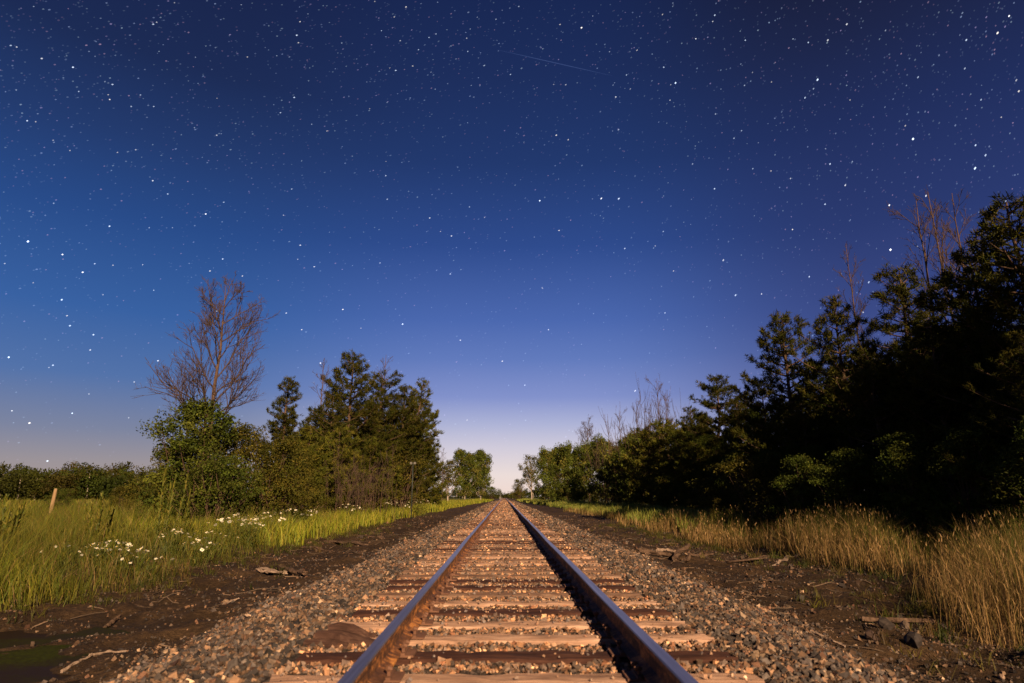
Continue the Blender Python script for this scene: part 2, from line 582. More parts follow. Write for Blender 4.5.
# ------------------------------------------------------------------ stars (one object, part of the sky)
STARS = {  # tile origin, scale: (x, y, magnitude class)
    (0, 0, 4): [(43, 181, 2), (67, 187, 2), (167, 233, 3), (292, 268, 4), (450, 337, 3), (439, 397, 3), (433, 378, 2), (525, 425, 2), (615, 425, 2), (109, 482, 3), (143, 486, 2), (613, 96, 3), (627, 88, 2), (562, 379, 2), (470, 609, 2), (543, 598, 2), (280, 601, 2), (213, 560, 1), (867, 540, 2), (315, 365, 2), (990, 227, 2), (135, 25, 1), (420, 325, 1), (65, 359, 1), (778, 510, 1), (840, 580, 1), (868, 392, 1), (782, 228, 1), (698, 10, 1), (965, 18, 1)],
    (256, 0, 4): [(176, 86, 3), (163, 140, 3), (170, 170, 2), (343, 171, 2), (600, 27, 3), (553, 67, 2), (502, 122, 2), (577, 162, 2), (692, 149, 2), (720, 135, 2), (843, 152, 2), (847, 205, 2), (559, 281, 3), (535, 271, 1), (627, 263, 2), (700, 288, 1), (153, 389, 3), (98, 450, 2), (284, 523, 2), (223, 496, 2), (455, 434, 1), (960, 76, 2), (885, 68, 1), (857, 115, 1), (800, 235, 1), (912, 262, 2), (1018, 297, 2), (650, 198, 2), (83, 222, 1), (780, 183, 1), (208, 55, 1), (475, 5, 1), (717, 356, 1), (861, 341, 1)],
    (512, 0, 4): [(278, 110, 4), (192, 97, 2), (27, 25, 2), (602, 57, 2), (811, 60, 3), (803, 85, 2), (735, 154, 3), (933, 160, 3), (500, 200, 2), (654, 331, 4), (635, 338, 2), (607, 268, 3), (458, 299, 2), (415, 387, 3), (632, 400, 2), (177, 540, 3), (225, 558, 2), (426, 518, 2), (888, 552, 2), (918, 522, 2), (814, 455, 2), (930, 341, 2), (962, 289, 1), (215, 338, 2), (167, 337, 1), (473, 355, 1), (390, 206, 1), (323, 63, 1), (985, 570, 1)],
    (768, 0, 4): [(964, 63, 4), (918, 131, 4), (793, 159, 3), (580, 555, 5), (198, 318, 4), (148, 390, 3), (100, 155, 2), (161, 169, 3), (239, 160, 3), (315, 96, 3), (1003, 364, 3), (993, 320, 2), (328, 399, 2), (549, 502, 2), (600, 308, 2), (870, 620, 3), (830, 580, 3), (852, 398, 2), (230, 594, 2), (787, 273, 2), (182, 354, 2), (933, 468, 2), (470, 121, 1), (14, 327, 2)],
    (0, 160, 4): [(112, 325, 5), (250, 377, 4), (331, 448, 4), (379, 414, 3), (438, 264, 4), (611, 82, 3), (671, 135, 3), (823, 215, 4), (891, 395, 4), (840, 443, 3), (970, 463, 3), (247, 558, 4), (268, 622, 3), (571, 418, 2), (452, 420, 2), (597, 270, 2), (690, 270, 2), (615, 520, 2), (412, 538, 2), (133, 490, 2), (895, 168, 2), (19, 413, 2), (215, 172, 2), (866, 603, 3)],
    (256, 160, 4): [(519, 62, 3), (525, 156, 2), (695, 231, 3), (782, 303, 3), (177, 340, 3), (233, 426, 3), (347, 597, 3), (777, 455, 3), (122, 611, 2), (914, 229, 2), (854, 187, 2), (738, 285, 2), (496, 411, 2), (167, 396, 2), (143, 115, 2), (110, 220, 2), (520, 5, 1)],
    (512, 160, 4): [(111, 162, 4), (357, 153, 4), (427, 154, 4), (188, 281, 3), (451, 353, 3), (810, 114, 3), (894, 540, 3), (998, 535, 3), (612, 611, 3), (845, 400, 3), (605, 285, 2), (573, 343, 2), (722, 15, 2), (963, 34, 2), (646, 443, 2), (123, 513, 1)],
    (768, 160, 4): [(490, 358, 5), (485, 180, 4), (98, 277, 3), (165, 466, 3), (828, 32, 4), (597, 345, 3), (228, 176, 3), (309, 100, 3), (248, 15, 3), (632, 142, 3), (337, 5, 2), (403, 488, 3), (380, 608, 3), (90, 73, 2), (12, 43, 2), (950, 163, 3)],
    (0, 320, 4): [(35, 148, 5), (374, 58, 4), (280, 22, 4), (361, 119, 3), (212, 180, 3), (196, 189, 2), (289, 372, 4), (118, 411, 4), (48, 362, 3), (190, 563, 4), (356, 295, 2), (515, 390, 2), (632, 162, 3), (537, 247, 2)],
    (256, 280, 2.667): [(172, 221, 4), (391, 117, 4), (122, 132, 3), (80, 88, 2), (232, 78, 3), (545, 160, 3), (657, 216, 3), (717, 280, 3), (1011, 295, 3), (780, 132, 3), (763, 20, 2), (563, 373, 2), (280, 128, 2)],
}
OCTA = np.array([(1, 0, 0), (-1, 0, 0), (0, 1, 0), (0, -1, 0), (0, 0, 1), (0, 0, -1)], float)
OCTF = np.array([(0, 2, 4), (2, 1, 4), (1, 3, 4), (3, 0, 4), (2, 0, 5), (1, 2, 5), (3, 1, 5), (0, 3, 5)])


def make_stars():
    D = 3000.0
    items = []
    rs = random.Random(5)
    for (ox, oy, s), lst in STARS.items():
        for x, y, m in lst:
            tint = rs.choice([(1, 1, 1), (0.8, 0.92, 1.1), (0.75, 0.9, 1.1), (1.1, 1.0, 0.85)])
            r = rs.uniform(0.9, 1.08) * {1: 0.50, 2: 0.55, 3: 0.62, 4: 0.70, 5: 0.82}[m]
            k = rs.uniform(0.8, 1.2) * {1: 0.09, 2: 0.14, 3: 0.22, 4: 0.35, 5: 0.6}[m]
            items.append((ox + x / s, oy + y / s, r, tuple(k * t for t in tint), 1.15 + (1.0 if ox + x / s > 560 else 0.45) * rs.random()))
    n = 0
    while n < 6500:
        x, y = rs.uniform(-60, 1084), rs.uniform(-60, 470)
        if rs.random() > 1.05 - 0.9 * max(0, y) / 470:
            continue
        n += 1
        k = 0.009 + 0.055 * rs.random() ** 5 * (1 - 0.3 * max(0, y) / 470)
        tint = rs.choice([(0.8, 1.0, 1.35), (0.7, 0.9, 1.4), (0.7, 0.95, 1.3), (1.2, 0.75, 1.0), (0.95, 0.75, 1.3), (0.8, 1.05, 1.2)])
        items.append((x, y, rs.uniform(0.45, 0.66), tuple(k * t for t in tint), 1.1 + 0.8 * rs.random()))
    V, T, C = [], [], []
    for i, (x, y, r, c, el) in enumerate(items):
        d = np.array(ray(x, y))
        # slightly drawn out about the celestial pole
        w_ = min(max((x - 250) / 450.0, 0), 1)
        t = np.array(ray(x + 1.0 - 0.45 * w_, y - 0.1 - 0.75 * w_)) - d
        t /= np.linalg.norm(t)
        P = OCTA * (r * D / F)
        P = P + np.outer(P @ t, t) * (el - 1)
        V.append(P + d * D)
        T.append(OCTF + 6 * i)
        C.append(np.tile(c, (6, 1)))
    m = bpy.data.materials.new('starlight')
    m.use_nodes = True
    nt = m.node_tree
    nt.nodes.clear()
    out = N(nt, 'ShaderNodeOutputMaterial')
    em = N(nt, 'ShaderNodeEmission')
    a = N(nt, 'ShaderNodeAttribute', attribute_name='Col')
    nt.links.new(a.outputs['Color'], em.inputs['Color'])
    em.inputs['Strength'].default_value = 1.15 / EXP * 1.6
    tr_ = N(nt, 'ShaderNodeBsdfTransparent')
    ad = N(nt, 'ShaderNodeAddShader')
    nt.links.new(em.outputs[0], ad.inputs[0])
    nt.links.new(tr_.outputs[0], ad.inputs[1])
    nt.links.new(ad.outputs[0], out.inputs['Surface'])
    m.cycles.emission_sampling = 'NONE'
    o = link('sky', mesh_np('sky_stars', np.vstack(V), [np.vstack(T)], m, np.vstack(C)))
    tag(o, 'deep blue night sky full of small white stars', None, None, 'structure')
    # the faint meteor
    a, b = np.array(ray(497, 49.5)) * 2900, np.array(ray(612, 75.5)) * 2900
    mb = MB()
    t = np.linspace(0, 1, 9)[:, None]
    mb.tube(a + (b - a) * t, 0.30 * 2900 / F * np.clip(np.sin(t[:, 0] * PI), 0.12, 1), 5)
    mm = bpy.data.materials.new('meteor_glow')
    mm.use_nodes = True
    nt = mm.node_tree
    nt.nodes.clear()
    out = N(nt, 'ShaderNodeOutputMaterial')
    em = N(nt, 'ShaderNodeEmission')
    em.inputs['Color'].default_value = (*srgb(58, 76, 124), 1)
    nt.links.new(em.outputs[0], out.inputs['Surface'])
    mm.cycles.emission_sampling = 'NONE'
    mo = link('meteor', mb.mesh('meteor', mm))
    tag(mo, 'faint thin meteor streak high up among the stars', 'meteor')


make_stars()


# ------------------------------------------------------------------ ground, puddle
def make_ground():
    xs = np.concatenate([-np.geomspace(9, 2600, 46)[::-1], np.arange(-8.92, 8.95, 0.08), np.geomspace(9, 2600, 46)])
    ys = np.concatenate([-np.geomspace(0.6, 300, 24)[::-1], np.arange(0, 2.9, 0.5), 3 * 1.0115 ** np.arange(0, 320), ])
    ys = np.concatenate([ys, np.geomspace(ys[-1] * 1.03, 2700, 40)])
    X, Yg = np.meshgrid(xs, ys)
    Z = gz(X, Yg)
    V = np.stack([X, Yg, Z], -1).reshape(-1, 3)
    nx, ny = len(xs), len(ys)
    i = np.arange(ny - 1)[:, None] * nx + np.arange(nx - 1)[None, :]
    Q = np.stack([i, i + 1, i + nx + 1, i + nx], -1).reshape(-1, 4)
    o = link('ground', mesh_np('ground', V, [Q], M['ground'], smooth=True))
    tag(o, 'dark stony soil beside the track turning to turf', None, None, 'structure')
    th = np.linspace(0, 2 * PI, 48, endpoint=False)
    rr = 1 + 0.16 * np.sin(th * 3 + 1) + 0.08 * np.sin(th * 5)
    P = np.stack([-5.0 + 2.2 * rr * np.cos(th), 6.3 + 2.6 * rr * np.sin(th), np.full(48, -0.685)], -1)
    V = np.vstack([P, [(-5.0, 6.3, -0.685)]])
    T = [(48, k, (k + 1) % 48) for k in range(48)]
    o = link('puddle_water', mesh_np('puddle', V, [np.array(T)], M['puddle']))
    tag(o, 'dark shallow ditch water with green algae beside the ballast', None, None, 'structure')


make_ground()

# ------------------------------------------------------------------ stones
PHI = (1 + 5 ** 0.5) / 2
ICO_V = np.array([(-1, PHI, 0), (1, PHI, 0), (-1, -PHI, 0), (1, -PHI, 0), (0, -1, PHI), (0, 1, PHI), (0, -1, -PHI), (0, 1, -PHI), (PHI, 0, -1), (PHI, 0, 1), (-PHI, 0, -1), (-PHI, 0, 1)], float)
ICO_V /= np.linalg.norm(ICO_V[0])
ICO_F = np.array([(0, 11, 5), (0, 5, 1), (0, 1, 7), (0, 7, 10), (0, 10, 11), (1, 5, 9), (5, 11, 4), (11, 10, 2), (10, 7, 6), (7, 1, 8), (3, 9, 4), (3, 4, 2), (3, 2, 6), (3, 6, 8), (3, 8, 9), (4, 9, 5), (2, 4, 11), (6, 2, 10), (8, 6, 7), (9, 8, 1)])


BLOCK = np.array([(x, y, z) for x in (-1, 1) for y in (-1, 1) for z in (-1, 1)], float) * 0.85
BLOCK_F = np.array([(0, 1, 3), (0, 3, 2), (4, 6, 7), (4, 7, 5), (0, 4, 5), (0, 5, 1), (2, 3, 7), (2, 7, 6), (0, 2, 6), (0, 6, 4), (1, 5, 7), (1, 7, 3)])


def rot_mats(n, rng):
    q = rng.normal(size=(n, 4))
    q /= np.linalg.norm(q, axis=1)[:, None]
    w, x, y, z = q.T
    return np.stack([np.stack([1 - 2 * (y * y + z * z), 2 * (x * y - z * w), 2 * (x * z + y * w)], -1),
                     np.stack([2 * (x * y + z * w), 1 - 2 * (x * x + z * z), 2 * (y * z - x * w)], -1),
                     np.stack([2 * (x * z - y * w), 2 * (y * z + x * w), 1 - 2 * (x * x + y * y)], -1)], 1)


def stones(P, Rr, C, rng):
    n = len(P)
    B = BLOCK[None] * rng.uniform(0.45, 1.15, (n, 8, 1)) * 0.82 + rng.normal(0, 0.10, (n, 8, 3))
    B = B * rng.uniform(0.6, 1.3, (n, 1, 3))
    B = np.einsum('nij,nkj->nki', rot_mats(n, rng), B)
    V = P[:, None, :] + B * Rr[:, None, None]
    Fc = BLOCK_F[None] + 8 * np.arange(n)[:, None, None]
    return V.reshape(-1, 3), Fc.reshape(-1, 3), np.repeat(C, 8, 0)


PAL = np.array([(0.12, 0.115, 0.12), (0.17, 0.14, 0.12), (0.24, 0.17, 0.12), (0.33, 0.23, 0.16), (0.42, 0.34, 0.26), (0.08, 0.075, 0.08), (0.20, 0.12, 0.085), (0.13, 0.12, 0.125), (0.16, 0.15, 0.15), (0.6, 0.5, 0.4)])
PALP = np.array([0.17, 0.17, 0.15, 0.11, 0.05, 0.10, 0.08, 0.09, 0.07, 0.01])


def in_sleeper(x, Y, mgn=0.0):
    k = np.round((Y - Y0) / SP)
    return (np.abs(Y - (Y0 + k * SP)) < 0.118 + mgn) & (np.abs(x - CX) < 1.36 + mgn)


def make_ballast():
    rng = np.random.default_rng(3)
    V, T, C, n0 = [], [], [], 0
    for (ya, yb, dens, ra, rb) in ((3.2, 8, 1700, 0.010, 0.025), (8, 15, 800, 0.013, 0.030), (15, 30, 260, 0.02, 0.04), (30, 70, 60, 0.034, 0.062), (70, 150, 11, 0.055, 0.10)):
        n = int(7.8 * (yb - ya) * dens)
        x = rng.uniform(-3.85, 3.95, n)
        Y = rng.uniform(ya, yb, n)
        r = rng.uniform(ra, rb, n) * rng.choice([0.7, 1, 1, 1.35], n)
        keep = ~in_sleeper(x, Y, 0.012) | (rng.random(n) < 0.0)
        inner = np.abs(x - CX) < 1.36
        r = np.where(inner, r * 0.8, r)
        edge = np.abs(x - CX) + 0.5 * vnoise(x * 0.7, Y * 0.7, 77)
        keep &= rng.random(n) > 0.96 * sstep(1.7, 3.7, edge)
        # keep the foot of each rail clear
        keep &= (np.abs(x - LRAIL) > 0.085) & (np.abs(x - RRAIL) > 0.085)
        x, Y, r = x[keep], Y[keep], r[keep]
        z = gz(x, Y) + r * rng.uniform(-0.15, 0.55, len(x))
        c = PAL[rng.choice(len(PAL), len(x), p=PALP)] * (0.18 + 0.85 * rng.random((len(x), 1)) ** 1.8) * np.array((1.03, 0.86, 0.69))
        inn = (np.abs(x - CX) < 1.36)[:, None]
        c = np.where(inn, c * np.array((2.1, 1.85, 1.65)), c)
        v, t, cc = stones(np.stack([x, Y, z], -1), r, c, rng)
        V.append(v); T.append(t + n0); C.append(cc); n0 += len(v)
    # fine chips lying on the sleepers
    n = 9000
    x = rng.uniform(CX - 1.3, CX + 1.3, n)
    Y = rng.uniform(3.2, 20, n)
    keep = in_sleeper(x, Y, -0.01) & (np.abs(x - LRAIL) > 0.12) & (np.abs(x - RRAIL) > 0.12)
    keep &= fbm(x * 1.3, Y * 1.3, 91, 2) > rng.uniform(-0.3, 0.35, n)
    x, Y = x[keep], Y[keep]
    r = rng.uniform(0.004, 0.014, len(x))
    c = PAL[rng.choice(len(PAL), len(x), p=PALP)] * np.array((1.3, 1.1, 0.95))
    v, t, cc = stones(np.stack([x, Y, r * 0.4 + 0.004], -1), r, c, rng)
    V.append(v); T.append(t + n0); C.append(cc); n0 += len(v)
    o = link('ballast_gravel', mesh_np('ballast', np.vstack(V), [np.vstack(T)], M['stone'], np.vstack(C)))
    tag(o, 'grey and tan crushed stone ballast around the sleepers', 'gravel', None, 'stuff')
    # scattered stones on the bare soil either side
    V, T, C, n0 = [], [], [], 0
    for (ya, yb, dens, ra, rb) in ((3.2, 9, 330, 0.007, 0.026), (9, 20, 130, 0.011, 0.034), (20, 55, 22, 0.02, 0.052)):
        for side in (-1, 1):
            n = int(4.6 * (yb - ya) * dens * (1.5 if side > 0 else 0.75))
            x = side * rng.uniform(3.3, 7.9, n)
            Y = rng.uniform(ya, yb, n)
            r = rng.uniform(ra, rb, n) * rng.choice([0.5, 0.75, 1, 1.6], n, p=[0.5, 0.28, 0.19, 0.03])
            keep = fbm(x * 0.8, Y * 0.8, 61, 3) > -0.12 + rng.uniform(-0.25, 0.25, n)
            keep &= ~((x < 0) & (gz(x, Y) < -0.68))
            x, Y, r = x[keep], Y[keep], r[keep]
            z = gz(x, Y) + r * rng.uniform(-0.2, 0.45, len(x))
            c = PAL[rng.choice(len(PAL), len(x), p=PALP)] * (0.10 + 0.5 * rng.random((len(x), 1)) ** 1.6) * np.array((1.08, 0.86, 0.66))
            v, t, cc = stones(np.stack([x, Y, z], -1), r, c, rng)
            V.append(v); T.append(t + n0); C.append(cc); n0 += len(v)
    o = link('loose_gravel', mesh_np('loose_stones', np.vstack(V), [np.vstack(T)], M['stone'], np.vstack(C)))
    tag(o, 'small loose stones scattered over the bare dark soil', 'gravel', None, 'stuff')


make_ballast()


# ------------------------------------------------------------------ rails
def make_rail(x, label):
    prof = [(-0.068, 0.012), (-0.068, 0.024), (-0.028, 0.036), (-0.0085, 0.046), (-0.0085, 0.122), (-0.034, 0.132), (-0.036, 0.158), (-0.031, 0.1655),
            (0.031, 0.1655), (0.036, 0.158), (0.034, 0.132), (0.0085, 0.122), (0.0085, 0.046), (0.028, 0.036), (0.068, 0.024), (0.068, 0.012)]
    ys = np.concatenate([[-6, 0, 2, 3], np.geomspace(4, 330, 60)])
    wob = 0.006 * np.sin(ys * 0.35 + x) + 0.004 * np.sin(ys * 0.9)
    wob[-10:] *= 0.3
    n = len(prof)
    V = np.array([[(px + w, y, pz) for px, pz in prof] for y, w in zip(ys, wob)]).reshape(-1, 3)
    Q, mi = [], []
    for i in range(len(ys) - 1):
        for j in range(n):
            k = (j + 1) % n
            Q.append((i * n + k, i * n + j, (i + 1) * n + j, (i + 1) * n + k))
            mi.append(1 if j in (6, 7, 8) else 0)
    me = mesh_np('rail', V, [np.array(Q)], [M['rust'], M['railtop']], mat_idx=mi)
    o = link('rail', me, loc=(x, 0, 0))
    tag(o, label, 'rail', 'rails of the track')


make_rail(LRAIL, 'long steel rail with its rusty inner side lit orange')
make_rail(RRAIL, 'long steel rail with its inner side in black shadow')


# ------------------------------------------------------------------ sleepers
def sleeper_mesh(seed):
    rng = np.random.default_rng(seed)
    L, B, Hh = 1.345 + rng.uniform(-0.04, 0.03), 0.113, 0.2
    xs = np.linspace(-L, L, 27)
    sec = [(-B, -Hh), (-B, -0.018), (-B + 0.012, -0.004), (-B * 0.5, 0.0), (0, 0.001), (B * 0.5, 0.0), (B - 0.012, -0.004), (B, -0.018), (B, -Hh)]
    n = len(sec)
    V = []
    for i, x in enumerate(xs):
        w = 1 + 0.03 * rng.normal()
        split = 0.012 * max(0, abs(x) / L - 0.85) / 0.15
        for j, (y, z) in enumerate(sec):
            top = 1 <= j <= 7
            dz = (rng.normal() * 0.0035 - (0.006 * rng.random() if j in (1, 2, 6, 7) else 0)) if top else 0
            V.append((x + (rng.normal() * 0.008 if i in (0, 26) else 0), y * w + rng.normal() * 0.002, z + dz - (split if j == 4 else 0)))
    Q = [(i * n + j, (i + 1) * n + j, (i + 1) * n + j + 1, i * n + j + 1) for i in range(26) for j in range(n - 1)]
    Q = [tuple(reversed(q)) for q in Q]
    mb = MB()
    caps = []
    me = mesh_np('sleeper', V, [np.array(Q), np.array([tuple(range(n))]), np.array([tuple(reversed(range(26 * n, 27 * n)))])], M['tie_pale'])
    return me


def plate_mesh():
    mb = MB()
    mb.box((-0.15, -0.09, 0.0), (0.15, 0.09, 0.0115))
    mb.box((-0.098, -0.09, 0.0115), (-0.072, 0.09, 0.024))
    mb.box((0.072, -0.09, 0.0115), (0.098, 0.09, 0.024))
    return mb.mesh('tie_plate', M['steel_rust'], color=False)


def spike_mesh(s):
    mb = MB()
    mb.box((-0.009, -0.009, -0.03), (0.009, 0.009, 0.034))
    mb.tube([(-0.02 * s + 0.002, 0, 0.041), (0.004, 0, 0.046), (0.016 * s, 0, 0.038)], [0.012, 0.017, 0.01], 6)
    return mb.mesh('spike', M['steel_rust'], color=False)


def make_sleepers():
    variants = {}
    for mk in ('tie_pale', 'tie_dark', 'tie_mid'):
        lst = []
        for k in range(5):
            me = sleeper_mesh(100 + k)
            me.materials[0] = M[mk]
            lst.append(me)
        variants[mk] = lst
    pm, sm = plate_mesh(), [spike_mesh(1), spike_mesh(-1)]
    near = {
        1: 'pale dusty sleeper just in front of the nearest dark sleeper',
        2: 'nearest dark reddish-brown sleeper, its ends sticking out on both sides',
        3: 'pale dusty sleeper first beyond the nearest dark one',
        4: 'pale worn sleeper second beyond the nearest dark one',
        5: 'second nearest dark reddish-brown sleeper, beside the broken wood chunk',
        6: 'pale sleeper first beyond the second dark one',
        7: 'brown worn sleeper just short of the third dark sleeper',
        8: 'third nearest dark sleeper, thin and level between pale neighbours',
    }
    rs = random.Random(9)
    total = 300
    for i in range(1, total):
        if i in (2, 5, 8):
            mk = 'tie_dark'
        elif i < 7:
            mk = 'tie_pale'
        elif i == 7:
            mk = 'tie_mid'
        else:
            mk = rs.choice(['tie_dark', 'tie_mid', 'tie_mid', 'tie_pale', 'tie_mid', 'tie_pale'])
        Y = Y0 + i * SP
        o = link('railway_sleeper', rs.choice(variants[mk]), loc=(CX + rs.uniform(-0.03, 0.03), Y + rs.uniform(-0.012, 0.012), (rs.uniform(-0.006, 0.004) if mk != 'tie_dark' else 0.003)),
                 rot=(0, 0, rs.uniform(-0.008, 0.008)))
        if rs.random() < 0.5 and i not in (2, 5):
            o.rotation_euler.z += PI
        lab = near.get(i, {'tie_dark': 'dark brown sleeper in the long run toward the horizon', 'tie_mid': 'mid brown sleeper in the long run toward the horizon',
                           'tie_pale': 'pale weathered sleeper in the long run toward the horizon'}[mk])
        tag(o, lab, 'sleeper', 'timber sleepers under the rails')
        if i < 26:
            flip = -1 if abs(o.rotation_euler.z) > 1 else 1
            for rx in (LRAIL, RRAIL):
                p = link('tie_plate', pm, o, ((rx - o.location.x) * flip, 0, 0.002 - o.location.z * 0))
                if i < 14:
                    for sx, sy in ((-1, 0.045), (1, -0.045), (1, 0.05)):
                        link('spike', sm[0 if sx < 0 else 1], p, (0.083 * sx, sy, 0.012))
    mb = MB()
    for i in range(total, 640):
        Y = Y0 + i * SP
        mb.box((CX - 1.34, Y - 0.113, -0.15), (CX + 1.34, Y + 0.113, 0.0))
    o = link('railway_sleepers_far', mb.mesh('far_sleepers', M['tie_mid'], color=False))
    o.name = 'distant_sleepers'
    tag(o, 'far away sleepers merging together where the rails meet', 'sleepers', None, 'stuff')


make_sleepers()


# ------------------------------------------------------------------ grass
def blades(P, h, w, lean, rng, cols):
    """P (n,3) roots; curved blades of five points"""
    n = len(P)
    th = rng.uniform(0, 2 * PI, n)
    ph = rng.uniform(0, 2 * PI, n)
    side = np.stack([np.cos(th), np.sin(th), np.zeros(n)], -1) * (w * 0.5)[:, None]
    ld = np.stack([np.cos(ph), np.sin(ph), np.zeros(n)], -1) * (lean * h)[:, None]
    up = np.zeros((n, 3))
    up[:, 2] = h
    mid = P + up * 0.55 + ld * 0.30
    tip = P + up * (1 - 0.25 * lean[:, None]) + ld
    V = np.stack([P - side, P + side, mid - side * 0.75, mid + side * 0.75, tip], 1).reshape(-1, 3)
    b = 5 * np.arange(n)[:, None]
    T = np.stack([b + (0, 1, 3), b + (0, 3, 2), b + (2, 3, 4)], 1).reshape(-1, 3)
    return V, T, np.repeat(cols, 5, 0)


def pick(pal, n, rng, jit=0.25):
    pal = np.asarray(pal)
    return pal[rng.integers(0, len(pal), n)] * rng.uniform(1 - jit, 1 + jit, (n, 1))


class Stuff:
    def __init__(s):
        s.V, s.T, s.C, s.n = [], [], [], 0

    def add(s, v, t, c):
        s.V.append(v); s.T.append(t + s.n); s.C.append(c); s.n += len(v)

    def obj(s, name, mat, label, cat):
        o = link(name, mesh_np(name, np.vstack(s.V), [np.vstack(s.T)], mat, np.vstack(s.C)))
        return tag(o, label, cat, None, 'stuff')


GREEN = [(0.0631, 0.0754, 0.0058), (0.0826, 0.089, 0.0073), (0.0459, 0.0595, 0.0052), (0.109, 0.0982, 0.0094), (0.0757, 0.071, 0.0066), (0.132, 0.1051, 0.0146)]
GOLD = [(0.2125, 0.1271, 0.044), (0.17, 0.0984, 0.032), (0.2635, 0.164, 0.068), (0.119, 0.0697, 0.02), (0.1105, 0.0779, 0.0176), (0.0765, 0.0615, 0.012)]


def make_grass():
    rng = np.random.default_rng(21)
    S = Stuff()
    for (ya, yb, xa, dens, hh, ww) in ((6, 16, 20, 780, 0.74, 0.0075), (16, 32, 34, 220, 0.76, 0.014), (32, 70, 64, 26, 0.7, 0.04), (70, 170, 110, 5, 0.75, 0.10)):
        n = int((xa - 5.7) * (yb - ya) * dens)
        Y = rng.uniform(ya, yb, n)
        x = -rng.uniform(5.7, xa, n)
        keep = (x < edge_l(Y) + rng.normal(0, 0.16, n)) & (x > -0.86 * Y - 3)
        clump = fbm(x * 0.5, Y * 0.5, 31, 3)
        keep &= rng.random(n) < 0.65 + clump
        x, Y, clump = x[keep], Y[keep], clump[keep]
        n = len(x)
        e = edge_l(Y) - x
        h = hh * (0.3 + 1.1 * rng.random(n) ** 1.3) * (0.7 + 0.8 * np.clip(clump + 0.4, 0, 1)) * (0.55 + 0.45 * sstep(0, 1.3, e))
        c = pick(GREEN, n, rng) * (1.0 + 0.8 * clump[:, None])
        dry = (rng.random(n) < 0.07 + 0.25 * (fbm(x * 0.3, Y * 0.3, 36, 2) > 0.15))
        c[dry] = pick(GOLD, dry.sum(), rng) * 0.75
        S.add(*blades(np.stack([x, Y, gz(x, Y) - 0.02], -1), h, ww * rng.uniform(0.7, 1.4, n), rng.uniform(0.1, 0.75, n), rng, c))
    # bright verge beside the line, running away on the left
    for (ya, yb, dens, ww) in ((20, 60, 90, 0.035), (60, 130, 30, 0.07), (130, 300, 9, 0.16)):
        n = int(5.5 * (yb - ya) * dens)
        Y = rng.uniform(ya, yb, n)
        x = edge_l(Y) - rng.uniform(0, 5.5, n) ** 1.0 + np.where(Y > 110, 2.0 * sstep(110, 220, Y), 0)
        h = rng.uniform(0.35, 0.85, n)
        c = pick([(0.15, 0.165, 0.010), (0.19, 0.185, 0.014), (0.12, 0.145, 0.010), (0.22, 0.18, 0.02)], n, rng)
        S.add(*blades(np.stack([x, Y, gz(x, Y) - 0.02], -1), h, ww * rng.uniform(0.7, 1.4, n), rng.uniform(0.05, 0.5, n), rng, c))
    for side, efn in ((-1, edge_l), (1, edge_r)):
        m = 520
        Yt = 5 + 32 * rng.random(m) ** 1.4
        off = rng.exponential(0.55, m)
        xt = efn(Yt) - side * off
        ok = (np.abs(xt - CX) > 3.4) & (gz(xt, Yt) > -0.66)
        xt, Yt = xt[ok], Yt[ok]
        per = 16
        x = np.repeat(xt, per) + rng.normal(0, 0.06, len(xt) * per)
        Y = np.repeat(Yt, per) + rng.normal(0, 0.06, len(xt) * per)
        n = len(x)
        hs = np.repeat(rng.uniform(0.06, 0.30, len(xt)), per)
        c = np.repeat(pick(GREEN + GOLD[3:], len(xt), rng, 0.4), per, 0) * 0.6
        S.add(*blades(np.stack([x, Y, gz(x, Y) - 0.02], -1), hs * rng.uniform(0.5, 1.2, n), 0.008 * rng.uniform(0.7, 1.6, n), rng.uniform(0.3, 1.3, n), rng, c))
    S.obj('meadow_grass', M['grass'], 'tall green meadow grass left of the track', 'grass')

    S = Stuff()
    # tall dry grass, near right
    for (ya, yb, xb, dens, ww) in ((5.5, 12, 14, 900, 0.0055), (12, 20, 18, 520, 0.009), (20, 30, 13, 260, 0.015)):
        n = int((xb - 4.8) * (yb - ya) * dens * 1.25)
        Y = rng.uniform(ya, yb, n)
        x = rng.uniform(4.8, xb, n)
        gap = 0.5 + 0.5 * np.sin(Y * 0.9 + 1.2)
        keep = (x > edge_r(Y) + rng.normal(0, 0.14, n)) & (x < 0.95 * Y + 2)
        clump = fbm(x * 0.7, Y * 0.7, 51, 3)
        keep &= rng.random(n) < np.clip(0.26 + 4.2 * fbm(x * 0.45, Y * 0.34, 57, 2), 0.05, 1)
        x, Y, clump = x[keep], Y[keep], clump[keep]
        n = len(x)
        e = x - edge_r(Y)
        h = (0.8 + 0.5 * np.clip(fbm(x * 0.45, Y * 0.34, 57, 2) + 0.35, 0, 1)) * (1.35 if yb < 15 else 1.0 if yb < 25 else 0.85) * rng.uniform(0.35, 1.15, n) * (0.7 + 0.6 * np.clip(clump + 0.35, 0, 1)) * (0.6 + 0.4 * sstep(0, 1.2, e))
        c = pick(GOLD, n, rng)
        green = rng.random(n) < sstep(0.4, 1.9, e) * 0.85
        c[green] = pick(GREEN, green.sum(), rng) * 0.8
        S.add(*blades(np.stack([x, Y, gz(x, Y) - 0.02], -1), h, ww * rng.uniform(0.7, 1.5, n), 0.08 + 0.8 * rng.random(n) ** 1.6, rng, c))
        # seed heads: short fat blades at the tops
        m = n // 9
        k = rng.choice(n, m, replace=False)
        P = np.stack([x[k], Y[k], gz(x[k], Y[k]) + h[k] * 0.86], -1) + rng.normal(0, 0.03, (m, 3))
        S.add(*blades(P, rng.uniform(0.05, 0.11, m), np.full(m, ww * 1.6), rng.uniform(0.2, 0.8, m), rng, pick(GOLD[:3], m, rng) * 1.1))
